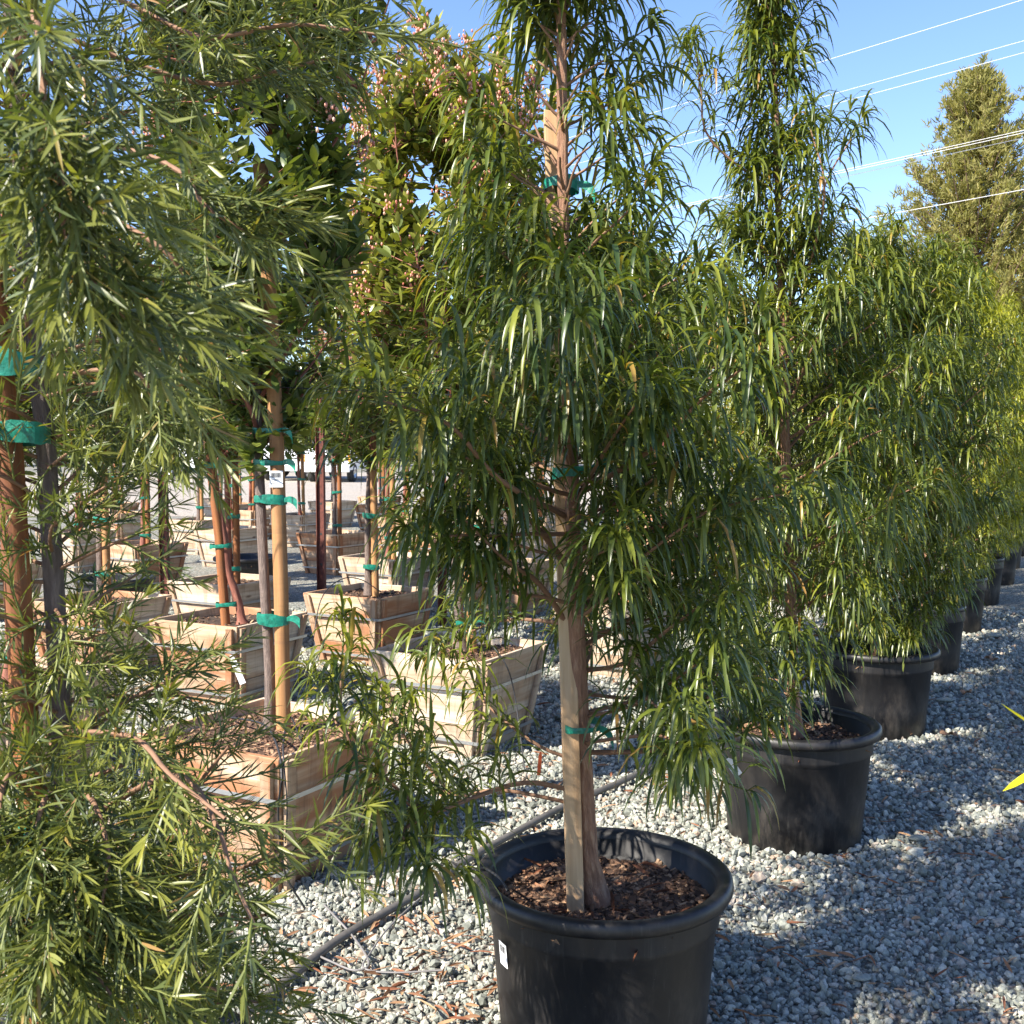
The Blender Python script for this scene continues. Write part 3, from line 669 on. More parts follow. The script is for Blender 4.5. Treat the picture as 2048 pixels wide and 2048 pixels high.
X([T1 + (-.05, .01, .55), P(1250, 1330, 2.45), P(1340, 1260, 2.35), P(1420, 1200, 2.3)], .008, .08, .2)
X([T1 + (-.05, .01, .6), P(1260, 1240, 2.6), P(1360, 1180, 2.6), P(1450, 1140, 2.65)], .007, .05, .2)
X([T1 + (-.05, .01, .44), P(1260, 1420, 2.4), P(1330, 1380, 2.3), P(1400, 1330, 2.2)], .006, .06, .15)
X([T1 + (-.045, .01, .38), P(1270, 1480, 2.3), P(1330, 1480, 2.15), P(1370, 1500, 2.05)], .006, .06, .15)
X([T1 + (-.06, .01, .7), P(1230, 1160, 2.35), P(1330, 1080, 2.25), P(1420, 1020, 2.2)], .007, .06, .15)
X([T1 + (-.06, .01, .7), P(1240, 1180, 2.6), P(1350, 1100, 2.7), P(1480, 1060, 2.8)], .007, .06, .15)
X([P(1260, 1330, 2.4), P(1300, 1400, 2.25), P(1330, 1430, 2.15)], .006, .1, .1)
X([T1 + (-.05, .01, .5), P(1280, 1400, 2.7), P(1380, 1360, 2.8), P(1460, 1330, 2.85)], .007, .05, .2)
X([T1 + (-.06, .01, .64), P(1080, 1170, 2.4), P(1010, 1120, 2.3), P(930, 1040, 2.2)], .009, .08, .45)
X([T1 + (-.06, .01, .78), P(1060, 1040, 2.4), P(980, 990, 2.3), P(900, 920, 2.2)], .009, .08, .45)
X([T1 + (-.06, .01, .78), P(1200, 1030, 2.45), P(1260, 990, 2.4), P(1350, 930, 2.3)], .009, .05, .3)
X([T1 + (-.06, .01, .9), P(1000, 960, 2.1), P(900, 850, 1.95), P(760, 800, 1.9)], .008, .15, .35)
X([T1 + (-.06, .01, 1.0), P(1130, 820, 2.1), P(1120, 700, 1.9), P(1120, 620, 1.8)], .008, .0, .4)
X([T1 + (-.06, .01, .95), P(1300, 900, 2.2), P(1400, 800, 2.1), P(1480, 740, 2.0)], .008, .0, .3)
def sk1(z, a_, rg):
    return z < .66 and (sin(a_) < .3 or cos(a_) < .2)
tree1 = build_long_tree('tall drooping long leaved tree in the front black pot, tied to a square stake', tr1, .021,
    ipf((.5, .38), (.8, .44), (1.0, .40), (1.2, .32), (1.4, .22), (1.63, .16), (1.9, .10), (2.2, .08), (2.9, .05)), .45, 2.85, 136, 11, 'leafA', .12, ex, .148, .92, tuple(T1), sk1, lw=.0087, clear=lambda p: 1.55 < p[2] < 1.98 and -.18 < p[0] < -.04 and p[1] < .05)
# square lumber stake
st1 = thing('square_stake', 'pale square lumber stake standing in the front pot against the trunk', 'stake', (T1[0] - .052, T1[1] - .035, .335), 0, 'tree stakes')
sm = MB(); hw = .0195; tx, ty, tz = -.055, .075, 1.835
sm.box([(-hw, -hw, 0), (-hw, hw, 0), (hw, hw, 0), (hw, -hw, 0), (tx - hw, ty - hw, tz), (tx - hw, ty + hw, tz - .012), (tx + hw, ty + hw, tz - .02), (tx + hw, ty - hw, tz - .008)][::1])
sm.FU = {k_: [(v_[1], v_[0]) for v_ in u_] for k_, u_ in sm.FU.items()}
sm.build('stake_pole', M['lumber'], st1, .0025)
tie(st1, (.014, .02, .44), .042, .044, 0, .018, 1, 1)
tie(st1, (-.012, .016, 1.02), .043, .045, 0, .030, 1, 2)
tie(st1, (-.035, .045, 1.66), .040, .042, 0, .032, 1, 3)

# --- trees 2, 3, 4 and the rest of the row
def strt(dx=0, dy=0): return lambda z: (dx * z, dy * z)
e2 = []
L2 = np.array([P2[0], P2[1], .345])
for q in ([(0, 0, 1.9), P(1420, 300, 3.9) - L2, P(1395, 200, 3.85) - L2, P(1385, 125, 3.85) - L2], [(0, 0, 1.7), P(1640, 380, 3.9) - L2, P(1690, 290, 3.9) - L2], [(0, 0, 1.6), P(1640, 400, 3.7) - L2, P(1610, 270, 3.7) - L2]):
    e2.append(([np.array(p_, float) + L2 for p_ in q], .006, .12, .2))
tree2 = build_long_tree('tall long leaved tree with a narrow spire top in the second pot of the row', strt(-.045, 0), .022,
    ipf((.0, .22), (.15, .28), (.4, .44), (.9, .56), (1.2, .46), (1.5, .30), (1.8, .17), (2.05, .07), (2.9, .03)), .02, 2.95, 140, 23, 'leafA', .16, e2, .16, .88, tuple(L2), lambda z, a_, rg: (z > 1.75 and rg.random() < .55) or (z < .38 and cos(a_) > .1), lw=.0090, zpow=1.02)
tree3 = build_long_tree('bushy long leaved tree in the third pot of the row', strt(.0, 0), .022,
    ipf((.1, .26), (.4, .46), (1.0, .60), (1.5, .40), (1.8, .2), (2.1, .06)), .10, 1.98, 118, 37, 'leafA', .2, [], .16, .88, (P3[0], P3[1], .345), lw=.0092, zpow=1.2)
tree4 = build_long_tree('dense long leaved tree in the narrow lipless pot', strt(.02, 0), .022,
    ipf((.1, .26), (.5, .52), (1.0, .62), (1.7, .42), (2.1, .2), (2.35, .08)), .10, 2.1, 100, 41, 'leafA', .2, [], .14, .8, (P4[0], P4[1], .345), lw=.0100, zpow=1.15)
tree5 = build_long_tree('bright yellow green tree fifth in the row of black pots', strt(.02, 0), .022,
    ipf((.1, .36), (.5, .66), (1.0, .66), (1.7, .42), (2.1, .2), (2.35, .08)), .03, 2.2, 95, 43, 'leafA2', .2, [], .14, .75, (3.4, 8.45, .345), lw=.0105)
far_row = [((3.4, 8.45), 'bright yellow green tree fifth in the row of black pots', 2.0), ((4.2, 9.95), 'yellow green tree sixth in the row, at the right edge', 4.1), ((5.0, 11.4), 'seventh yellow green tree of the potted row', .7), ((5.75, 12.9), 'far yellow green tree near the end of the potted row', 5.0), ((6.6, 14.4), 'last yellow green tree of the potted row before the tall conifer', 3.0),
 ((2.5, 10.6), 'sunlit long leaved tree seen between the front tree and the second tree, behind the row', 1.2), ((3.7, 12.2), 'sunlit long leaved tree behind the fourth and fifth trees', 3.8)]
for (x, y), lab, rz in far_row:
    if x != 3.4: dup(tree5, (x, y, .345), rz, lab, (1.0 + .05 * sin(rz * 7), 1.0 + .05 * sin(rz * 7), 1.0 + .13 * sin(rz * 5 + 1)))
    dup(pot4, (x, y, 0), rz, 'lipless pot of the ' + lab.split(',')[0].replace(' between the front tree and the second tree', ' left of the second tree'))
# small young plant off the right edge, its leaves reach into the picture
potR = dup(pot4, (1.02, 1.42, 0), 0, 'black pot of the young yellow leaved plant just outside the right edge')
rg = np.random.default_rng(5); yb = Bag(); ty_ = thing('young_plant', 'young plant with bright yellow pointed leaves reaching in from the right edge', 'plant', (1.02, 1.42, .345))
stem = limb((0, 0, 0), (-.1, 0, 1), .72, 8, 0, 0, .05, rg); yb.limbs.append((stem, np.linspace(.006, .003, len(stem))))
for k in range(26):
    p_, d_ = at_t(stem, .35 + .64 * k / 26); a_ = k * 2.4; yb.leaf(p_, (cos(a_), sin(a_), .6), rg.uniform(.15, .22), .018, .8, rg.uniform(.85, 1))
for px, py, qx, qy in ((2014, 1411, 2120, 1480), (2022, 1592, 2120, 1530)):
    b_ = P(qx, qy, 1.35) - np.array([1.02, 1.42, .345]); e_ = P(px, py, 1.35) - np.array([1.02, 1.42, .345]); yb.leaf(b_, e_ - b_, np.linalg.norm(e_ - b_), .018, .02, 1.0); yb.twigs.append((np.array([at_t(stem, .8)[0], b_]), [.003, .002]))
tube_obj('stem', yb.limbs + yb.twigs, M['twig'], ty_, 6); leaves('foliage', yb.P, yb.D, yb.L, yb.W, yb.G, yb.T, M['leafY'] if 'leafY' in M else leaf_mat('yellow_young_leaf', (.3, .28, .02), (.5, .42, .02), (.72, .62, .02), .35, .35), ty_, 'strap', .2, .3, rg)

# ------------------------------------------------------------------ feathery tree at the left (B)
LB = np.array([-.67, 1.65, .345])
potB = make_pot('black pot under the feathery tree at the left, hidden among its branches', (LB[0], LB[1], 0), nch=500)
def trB(z): return (float(np.interp(z, [0, .3, 1.1, 1.25, 2.2], [0, -.006, -.038, -.058, -.10])), float(np.interp(z, [0, 2.5], [0, .05])))
rg = np.random.default_rng(77); bag = Bag()
rgc = np.random.default_rng(78)
def clearB(p):                                # thin twigs on the side that faces the boxes
    q = p + LB; x_ = q[0] + .67
    return ((.20 < x_ and .62 < q[2] < 1.25 and rgc.random() < .62) or (.26 < x_ and q[2] <= .62 and rgc.random() < .3))
bag.clear = clearB
tb = thing('feathery_tree', 'feathery narrow leaved tree filling the left side, nearest the camera', 'tree', tuple(LB))
zs = np.linspace(0, 2.3, 22); tp = np.array([[*trB(z), z] for z in zs])
V, Q, U = tubes([(tp, np.interp(zs, [0, .08, .2, 1.5, 2.3], [.028, .021, .0175, .013, .005]))], 16, False)
np_mesh('trunk', V, Q, M['barkgrey'], tb, True, uv=U)
def twig_feather(p0, d0, L, rg_, young=0.0, ll=.053):
    d0 = norm(np.array(d0)); 
    if bag.clear and bag.clear(p0): return
    pts = limb(p0, d0, L, 5, .05, .18, .10, rg_); bag.twigs.append((pts, np.linspace(.0022, .0009, len(pts))))
    nl = int(L / .0045)
    A, B = perp(d0)
    for i in range(nl):
        t = (i + .6) / nl; p, d = at_t(pts, min(.999, t)); az_ = (i % 2) * pi + rg_.normal(0, .75) + i * .25
        ang = R(52) - R(22) * t + rg_.normal(0, .12)
        dd = d * cos(ang) + (A * cos(az_) + B * sin(az_)) * sin(ang)
        bag.leaf(p, dd, ll * rg_.uniform(.55, 1.15) * (1 - .35 * t ** 3), .0034 * rg_.uniform(.8, 1.25), rg_.uniform(-.15, .35), max(0, min(1, young * rg_.uniform(.3, 1.4) + (.25 if t > .85 else 0))))
    p, d = at_t(pts, .999)
    for i in range(5): bag.leaf(p, d + rg_.normal(0, .3, 3), ll * .7, .0036, 0.1, .3 + young)
def branchB(pts, r0, rg_, young=.0, start=.12, dens=1.0):
    L = np.linalg.norm(np.diff(pts, axis=0), axis=1).sum(); bag.limbs.append((pts, np.linspace(r0, .002, len(pts))))
    ns = max(3, int(L / .034 * dens))
    for k in range(ns):
        t = start + (1 - start) * (k + rg_.uniform(.2, .8)) / ns; p, d = at_t(pts, min(t, .999)); A, B = perp(d); az_ = (k % 2) * pi + rg_.normal(0, .8)
        sd_ = d * .8 + (A * cos(az_) + B * sin(az_)) * .75; twig_feather(p, sd_, rg_.uniform(.09, .20) * (1 - .35 * t), rg_, young if rg_.random() < .6 else .05)
    p, d = at_t(pts, .999); twig_feather(p, d, rg_.uniform(.09, .15), rg_, young + .1)
profB = ipf((.0, .30), (.35, .33), (.55, .24), (.8, .15), (1.1, .17), (1.45, .24), (1.8, .32), (2.2, .2))
NB = 145
for i in range(NB):
    f_ = (i + rg.uniform(0, .9)) / NB; z = .03 + 2.2 * f_; a_ = i * 2.39996 + rg.normal(0, .3)
    L = profB(z) * rg.uniform(.6, 1.05); el = R(4) + R(34) * f_ + rg.normal(0, .15); xy = trB(z)
    # the side towards the camera position stays clear of the lens
    if sin(a_) < -.2 and .65 < z < 1.3 and rg.random() < .12: continue
    pts = limb((xy[0], xy[1], z), (cos(a_) * cos(el), sin(a_) * cos(el), sin(el)), L, 7, .12, .22, .12, rg); branchB(pts, .003 + .004 * L, rg, rg.choice([0, .12, .3]))
def WB(*ps): return curve(np.array(ps) - LB, 4)
def TB(z): q = trB(z); return LB + np.array([q[0], q[1], z])
exB = [
 (WB(TB(.25), P(60, 1780, 1.3), P(120, 1900, 1.25), P(200, 2020, 1.2)), .1),
 (WB(TB(.22), P(20, 1700, 1.35), P(0, 1850, 1.3), P(40, 1980, 1.25)), .1),
 (WB(TB(.30), P(200, 1680, 1.5), P(270, 1800, 1.4), P(300, 1950, 1.35)), .1),
 (WB(TB(.15), P(180, 1880, 1.5), P(300, 1950, 1.45), P(420, 2010, 1.4)), .1),
 (WB(TB(.15), P(240, 1860, 1.6), P(360, 1900, 1.6), P(470, 1960, 1.55)), .1),
 (WB(TB(.15), P(100, 1880, 1.6), P(140, 1950, 1.6), P(260, 2040, 1.55)), .1),
 (WB(TB(.40), P(20, 1560, 1.4), P(-20, 1650, 1.3), P(30, 1760, 1.25)), .1),
 (WB(TB(0.476), P(330, 1560, 1.348), P(420, 1660, 1.232), P(450, 1760, 1.194), P(500, 1880, 1.155)), .3),
 (WB(TB(0.630), P(250, 1480, 1.309), P(330, 1560, 1.232), P(440, 1650, 1.155)), .5),
 (WB(TB(0.399), P(420, 1760, 1.540), P(500, 1740, 1.463), P(580, 1700, 1.425)), .1),
 (WB(TB(0.437), P(330, 1640, 1.617), P(400, 1560, 1.578), P(450, 1500, 1.540)), .1),
 (WB(TB(0.630), P(260, 1400, 1.617), P(340, 1360, 1.617), P(390, 1320, 1.617)), .05),
 (WB(TB(0.307), P(120, 1850, 1.386), P(160, 1900, 1.309), P(230, 1960, 1.270)), .2),
 (WB(TB(0.360), P(60, 1750, 1.309), P(100, 1850, 1.232), P(90, 1950, 1.194)), .2),
 (WB(TB(0.360), P(260, 1780, 1.425), P(330, 1880, 1.348), P(380, 1980, 1.309)), .1),
 (WB(TB(0.514), P(80, 1600, 1.348), P(60, 1700, 1.270), P(150, 1800, 1.232)), .3),
 (WB(TB(0.476), P(160, 1600, 1.386), P(200, 1720, 1.270), P(180, 1850, 1.232)), .3),
 (WB(TB(0.322), P(400, 1850, 1.540), P(460, 1860, 1.463), P(520, 1850, 1.386)), .1),
 (WB(TB(1.785), P(250, 20, 1.617), P(400, 90, 1.540), P(480, 90, 1.502), P(600, 70, 1.502), P(760, 90, 1.502)), .1),
 (WB(TB(1.862), P(420, 10, 1.617), P(600, -20, 1.578), P(720, -20, 1.578)), .05),
 (WB(TB(1.708), P(400, 180, 1.694), P(560, 160, 1.694), P(680, 130, 1.694)), .0),
 (WB(TB(1.554), P(330, 330, 1.386), P(420, 420, 1.309), P(500, 470, 1.309)), .15),
 (WB(TB(1.477), P(300, 480, 1.463), P(380, 560, 1.463), P(430, 640, 1.463)), .0),
 (WB(TB(1.400), P(300, 600, 1.540), P(360, 690, 1.540), P(400, 770, 1.540)), .1),
 (WB(TB(1.477), P(120, 300, 1.001), P(150, 500, 0.924), P(260, 640, 0.924)), .15),
 (WB(TB(1.631), P(90, 50, 1.001), P(110, 250, 0.924), P(150, 400, 0.885)), .2),
 (WB(TB(1.169), P(260, 740, 1.463), P(310, 800, 1.463), P(350, 860, 1.463)), .1)]
for pts, yg in exB: branchB(pts, .0045, rg, yg, .2, 1.15)
wood_obj('branches', bag.limbs, M['twigbrown'], bag.twigs, M['twig'], tb)
leaves('crown', bag.P, bag.D, bag.L, bag.W, bag.G, bag.T, M['leafB'], tb, 'needle', .8, .2, rg)
NBL = len(bag.P)
stB = thing('round_stake', 'thick orange brown round stake at the left edge, tied with wide green ribbons', 'stake', (LB[0] - .005, LB[1] - .03, .34), 0, 'tree stakes')
sp = np.array([(trB(z)[0] - .037, trB(z)[1], z) for z in np.linspace(0, 1.45, 12)])
capped('stake_pole', [(sp, .0195)], M['stakeorange'], stB)
for z, hh in ((.49, .034), (1.09, .032), (1.195, .038)): tie(stB, (trB(z)[0] - .018, .015, z), .043, .032, .1, hh, 0, int(z * 10))

# ------------------------------------------------------------------ oval leaved trees in the boxes (C)
def rosette(bag, p, d, rg_, nl=11, ll=.07, lw=.026, young=0.):
    d = norm(np.array(d)); A, B = perp(d); a0 = rg_.uniform(0, 6.28)
    for i in range(nl):
        az_ = a0 + i * 2.4; ang = R(25) + R(60) * (i / nl) + rg_.normal(0, .15); dd = d * cos(ang) + (A * cos(az_) + B * sin(az_)) * sin(ang)
        bag.leaf(p - d * .012 * i, dd, ll * rg_.uniform(.7, 1.15), lw * rg_.uniform(.8, 1.2), rg_.uniform(0, .6), max(0, min(1, young * rg_.uniform(0, 1.3))))
def bells(bag_f, p, rg_, n_=12):
    for i in range(n_):
        o_ = rg_.normal(0, .012, 3) + np.array([0, 0, -.012]); bag_f.append((p + o_, rg_.uniform(.004, .0062)))
def build_oval_tree(label, loc, zc0, zc1, rad, ntips, nfl, seed, trunkbark, lean=(0, 0), trr=.02, trunkpts=None, young=.15, fl_from=.5, ll=.07, up=0, hole=-.85):
    rg_ = np.random.default_rng(seed); bag = Bag(); t = thing('oval_leaved_tree', label, 'tree', loc, 0, 'oval leaved trees in wooden boxes')
    tp = np.array(trunkpts, float) if trunkpts is not None else np.array([(lean[0] * z + .006 * sin(z * 5 + seed), lean[1] * z, z) for z in np.linspace(0, zc0 + .35, 14)])
    if trunkpts is not None: tp = curve(tp, 6)
    fork = tp[-1]; cz = (zc0 + zc1) / 2; hz = (zc1 - zc0) / 2
    rr_ = np.linspace(trr * 1.0, trr * .7, len(tp)); rr_[0] = trr * 1.6; rr_[1] = trr * 1.15
    V, Q, U = tubes([(tp, rr_)], 16, False); V = V + .0013 * np.sin(V * 170 + seed); np_mesh('trunk', V, Q, M[trunkbark], t, True, uv=U)
    nl = 14; arms = []
    for i in range(nl):
        a_ = i * 2.4 + rg_.normal(0, .3); el = R(35 + 45 * (i / nl)) ; L = (zc1 - fork[2]) * (.55 + .4 * (i / nl)) ; L = min(L, rad / max(.25, cos(el)) * .8) * .95
        s_, _ = at_t(tp, 1 - .28 * (1 - i / nl)); pts = limb(s_, (cos(a_) * cos(el), sin(a_) * cos(el), sin(el)), L, 8, .2, 0, .16, rg_); arms.append(pts); bag.limbs.append((pts, np.linspace(trr * .42, .0025, len(pts))))
    allp = np.vstack(arms + [tp[-6:]]); fls = []
    for i in range(ntips):
        while True:
            u = rg_.normal(0, 1, 3); u = u / np.linalg.norm(u) * rg_.uniform(.35, 1) ** .5
            w_ = 1 - .30 * max(0, u[2]) ; q = np.array([u[0] * rad * w_, u[1] * rad * w_, cz + u[2] * hz]) + np.array([fork[0] , fork[1] , 0])
            lump = sin(q[0] * 9 + seed) * cos(q[1] * 8) + sin(q[2] * 8 + seed * 2)
            if lump > hole: break
        j = np.argmin(np.linalg.norm(allp - q, axis=1) + (allp[:, 2] > q[2]) * .25); b_ = allp[j]
        mid = (b_ + q) / 2 + rg_.normal(0, .02, 3); bag.twigs.append((np.array([b_, mid, q]), [.003, .0022, .0016]))
        d = norm(norm(q - mid) + np.array([0, 0, .7])); f_ = (q[2] - zc0) / (zc1 - zc0)
        rosette(bag, q, d, rg_, rg_.integers(9, 15), ll, ll * .36, young * (.5 + f_))
        if rg_.random() < .8: rosette(bag, mid, d, rg_, 6, ll, ll * .36, young * .4)
        if f_ > fl_from and len(fls) < nfl and rg_.random() < .6: fls.append(q)
    for i in range(up):
        a_ = i * 2.4; rr2 = rad * .8 * math.sqrt((i + .5) / up); zb = zc1 - .28 - .35 * (rr2 / rad) ** 2 + rg_.normal(0, .04)
        b0 = np.array([fork[0] + cos(a_) * rr2, fork[1] + sin(a_) * rr2, zb]); L = rg_.uniform(.18, .42)
        pts = limb(b0, (cos(a_) * .22, sin(a_) * .22, 1), L, 5, .05, 0, .08, rg_); bag.twigs.append((pts, np.linspace(.004, .002, len(pts))))
        for k in range(int(L / .045)):
            p_, d_ = at_t(pts, min(.999, (k + .6) / (L / .045))); rosette(bag, p_, d_ + np.array([0, 0, .5]), rg_, 6, ll * .85, ll * .30, young * 1.1)
            if rg_.random() < .5: fls.append(p_ + rg_.normal(0, .018, 3))
        rosette(bag, pts[-1], (0, 0, 1), rg_, 9, ll * .8, ll * .26, young * 1.2)
    wood_obj('branches', bag.limbs, M['barkred'], bag.twigs, M['twigred'], t, 8, 5)
    leaves('crown', bag.P, bag.D, bag.L, bag.W, bag.G, bag.T, M['leafC'], t, 'oval', .5, .25, rg_)
    if nfl and fls:
        iv_, fi_ = ico(); c_ = []; s_ = []
        for q in fls:
            k_ = rg_.integers(14, 30); o_ = rg_.normal(0, .019, (k_, 3)) + np.array([0, 0, .0]); o_[:, 2] -= rg_.uniform(0, .03, k_); c_.append(q + o_); s_.append(rg_.uniform(.0045, .0075, k_))
        c_ = np.vstack(c_); s_ = np.concatenate(s_); n_ = len(c_)
        V = iv_[None] * s_[:, None, None] * np.array([.8, .8, 1.5]) + c_[:, None, :]
        fc = np_mesh('flower_clusters', V.reshape(-1, 3), (fi_[None] + (np.arange(n_) * 12)[:, None, None]).reshape(-1, 3), M['flower'], t, True, attr=np.repeat(rg_.uniform(0, 1, n_) ** 2, 12)); fc['kind'] = 'stuff'
    return t
B1 = np.array([-.845, 3.78, .42])
c1 = build_oval_tree('dark oval leaved tree with grey shaggy trunk in the nearest wooden box', tuple(B1), .98, 3.05, .40, 520, 40, 3, 'barkgrey', trunkpts=[(0, 0, 0), (.004, 0, .2), (-.008, 0, .5), (-.02, 0, .8), (-.03, .01, 1.1), (-.03, .01, 1.4)], trr=.0205, young=.10, ll=.075)
s1 = thing('round_stake', 'smooth tan round stake with a barcode label in the nearest wooden box', 'stake', (B1[0] + .052, B1[1] - .01, .41), 0, 'tree stakes')
capped('stake_pole', [(np.array([(0, 0, 0), (-.003, 0, .5), (-.012, 0, 1.0), (-.03, .0, 1.5), (-.055, .0, 1.95)]), .0255)], M['stake'], s1)
for z, hh in ((.41, .042), (.82, .034), (.95, .02), (1.06, .02), (1.75, .03)): tie(s1, (-.028 - .01 * z, .004, z), .056, .034, 0, hh, 1, int(z * 13))
o = sticker('barcode_label', .045, .056, s1, (-.009, -.0285, .865), (0, 0, 0)); o['label'] = 'white printed barcode label'
B2 = np.array([-.25, 5.28, .42])
c2 = build_oval_tree('sunlit oval leaved tree with pink flower clusters, in the pale box behind the front tree', tuple(B2), .95, 2.85, .62, 760, 240, 9, 'barkgrey', lean=(-.03, 0), trr=.026, young=.62, fl_from=.35, ll=.078, up=44, hole=-1.3)
s2 = thing('round_stake', 'tan stake beside the grey trunk in the pale strapped box', 'stake', (B2[0] + .055, B2[1] - .01, .41), 0, 'tree stakes')
capped('stake_pole', [(np.array([(0, 0, 0), (-.02, 0, .8), (-.05, 0, 1.7)]), .026)], M['stake'], s2)
for z in (.16, .62, .98): tie(s2, (-.03 - .02 * z, .004, z), .060, .036, 0, .04, 1, int(z * 17))
# leaning red trunk (box 4)
B4 = np.array([-1.58, 6.15, .42])
c4 = build_oval_tree('tree with a smooth twisted red trunk in the clean light box', tuple(B4), .95, 2.5, .55, 300, 40, 15, 'barkred', trunkpts=[(.06, 0, 0), (.035, 0, .14), (-.015, 0, .3), (-.035, 0, .5), (-.08, 0, .8), (-.10, 0, 1.1), (-.08, 0, 1.4)], trr=.024, young=.12)
s4 = thing('round_stake', 'leaning orange stake beside the twisted red trunk', 'stake', (B4[0] - .03, B4[1] - .01, .41), 0, 'tree stakes')
capped('stake_pole', [(np.array([(0, 0, 0), (-.03, 0, .5), (-.08, 0, 1.0), (-.115, 0, 1.6)]), .026)], M['stakeorange'], s4)
for z in (.12, .45, .9): tie(s4, (.018 - .09 * z, .004, z), .062, .036, 0, .03, 0, int(z * 19))
# generic ones for the other boxes
gA = build_oval_tree('g', (0, 0, .42), .88, 2.5, .62, 380, 35, 21, 'barkgrey', lean=(.02, 0), trr=.022, young=.18)
gB = build_oval_tree('g', (0, 0, .42), .92, 2.35, .58, 350, 30, 34, 'barkred', lean=(-.03, .01), trr=.023, young=.12)
sg = thing('round_stake', 's', 'stake', (0, 0, .41), 0, 'tree stakes')
capped('stake_pole', [(np.array([(0, 0, 0), (-.01, 0, .8), (-.03, 0, 1.7)]), .024)], M['stake'], sg)
for z in (.2, .55, .92): tie(sg, (-.028, .004, z), .056, .034, 0, .035, 0, int(z * 23))
sh = thing('round_stake', 's', 'stake', (0, 0, .41), 0, 'tree stakes')
capped('stake_pole', [(np.array([(0, 0, 0), (.0, 0, .8), (-.02, 0, 1.6)]), .025)], M['stakeorange'], sh)
for z in (.12, .5, .85): tie(sh, (-.028, .004, z), .056, .034, 0, .035, 0, int(z * 29))
spots = [(-.97, 7.35, 'reddish brown wooden box behind the nearest box')] + [(x, y, lab) for lab, x, y, k in BOXES[1:]]
ug = {}
for i, (x, y, lab) in enumerate(spots):
    k = i % 2; pr = (gA, gB)[k]; ps = (sg, sh)[(i // 2 + i) % 2]; rz = i * 1.7
    sc_ = 1 + .06 * sin(i * 2.1)
    tl = 'oval leaved tree growing in the ' + lab; sl = 'stake tied to the trunk in the ' + lab
    tl = ' '.join(tl.split()[:16]); sl = ' '.join(sl.split()[:16])
    if pr not in ug: ug[pr] = 1; pr.location = (x, y, .42); pr.rotation_euler = (0, 0, rz); pr['label'] = tl
    else: dup(pr, (x, y, .42), rz, tl, sc_)
    if ps not in ug: ug[ps] = 1; ps.location = (x + .055, y - .012, .41); ps['label'] = sl
    else: dup(ps, (x + .055, y - .012, .41), 0, sl)
# two black pots among the boxes
for x, y, lab in ((-3.05, 8.4, 'black pot among the boxes behind the feathery tree'), (-2.42, 10.0, 'black pot between the boxes, left of the right rusty post')):
    dup(pot3, (x, y, 0), 1, lab)
# ------------------------------------------------------------------ rusty steel posts with wire
def post(x, y, hgt, lab, w=.08):
    mb = MB(); a_ = .008
    for (x0, x1, y0, y1) in ((-w / 2, -w / 2 + a_, -.03, .03), (w / 2 - a_, w / 2, -.03, .03), (-w / 2 + a_, w / 2 - a_, -.004, .004)): mb.abox(x0, x1, y0, y1, 0, hgt)
    t = thing('steel_post', lab, 'post', (x, y, 0), random.uniform(-.2, .2), 'rusty steel posts'); mb.build('post_beam', M['rust'], t, .001)
    hl = MB()
    for z in np.arange(.25, hgt, .3): hl.abox(-.012, .012, -.0055, -.0045, z, z + .02)
    hl.build('bolt_holes', M['ink'], t)
post(-3.3, 10.4, 3.0, 'dark rusty steel post left of the leaning red trunk')
post(-1.88, 10.8, 3.0, 'dark rusty steel post between the tan stake and the reddish box')
post(-.55, 8.6, 3.0, 'rusty steel post behind the trunk in the pale strapped box', .07)
post(1.24, 9.3, 3.0, 'rusty steel post behind the leaves right of the front trunk')
post(-4.35, 20.0, 3.0, 'thin distant rusty post just right of the tan stake')
wr = tube_obj('trellis_wire', [(curve([P(60, 738, 3.3), P(300, 760, 3.45), P(540, 774, 3.72), P(800, 786, 3.8), P(1130, 800, 3.9), P(1500, 812, 4.2)], 6), .0022)], M['tube'], None, 6)
tag(wr, 'thin black wire strung level across the trees at head height', 'wire')
# ------------------------------------------------------------------ hoses and drip tubes
def gp(px, py, z=.03): q = PG(px, py); q[2] = z; return q
hs = tube_obj('irrigation_hose', [(curve([gp(430, 2120), gp(540, 2030), gp(660, 1930), gp(760, 1868), gp(850, 1815), gp(930, 1755), gp(1040, 1690), gp(1140, 1635), gp(1300, 1560), gp(1500, 1440)], 8), .0125)], M['hose'], None, 12)
tag(hs, 'thick grey irrigation hose lying across the gravel left of the front pot', 'hose')
dz = .03
t1 = tube_obj('drip_tube', [(curve([gp(900, 1770, .05), P(935, 1755, 2.75), P(965, 1752, 2.55), P(1000, 1775, 2.43), P(1015, 1800, 2.40)], 8), .003)], M['tube'], None, 6)
tag(t1, 'black drip tube looping over the left rim of the front pot', 'tube', 'thin irrigation tubes')
t2 = tube_obj('drip_tube', [(curve([gp(640, 1850), gp(700, 1920), gp(730, 1975), gp(700, 1990), gp(650, 1970), gp(620, 1955)], 8), .0032)], M['tubegrey'], None, 6)
tag(t2, 'grey drip tube curling on the gravel beside the hose, lower loop', 'tube', 'thin irrigation tubes')
t3 = tube_obj('drip_tube', [(curve([gp(860, 1815), gp(820, 1850), gp(770, 1900), gp(735, 1950), gp(720, 1985), gp(780, 1995), gp(880, 1990)], 8), .0028)], M['tubegrey'], None, 6)
tag(t3, 'grey drip tube running from the hose down over the sunlit gravel', 'tube', 'thin irrigation tubes')
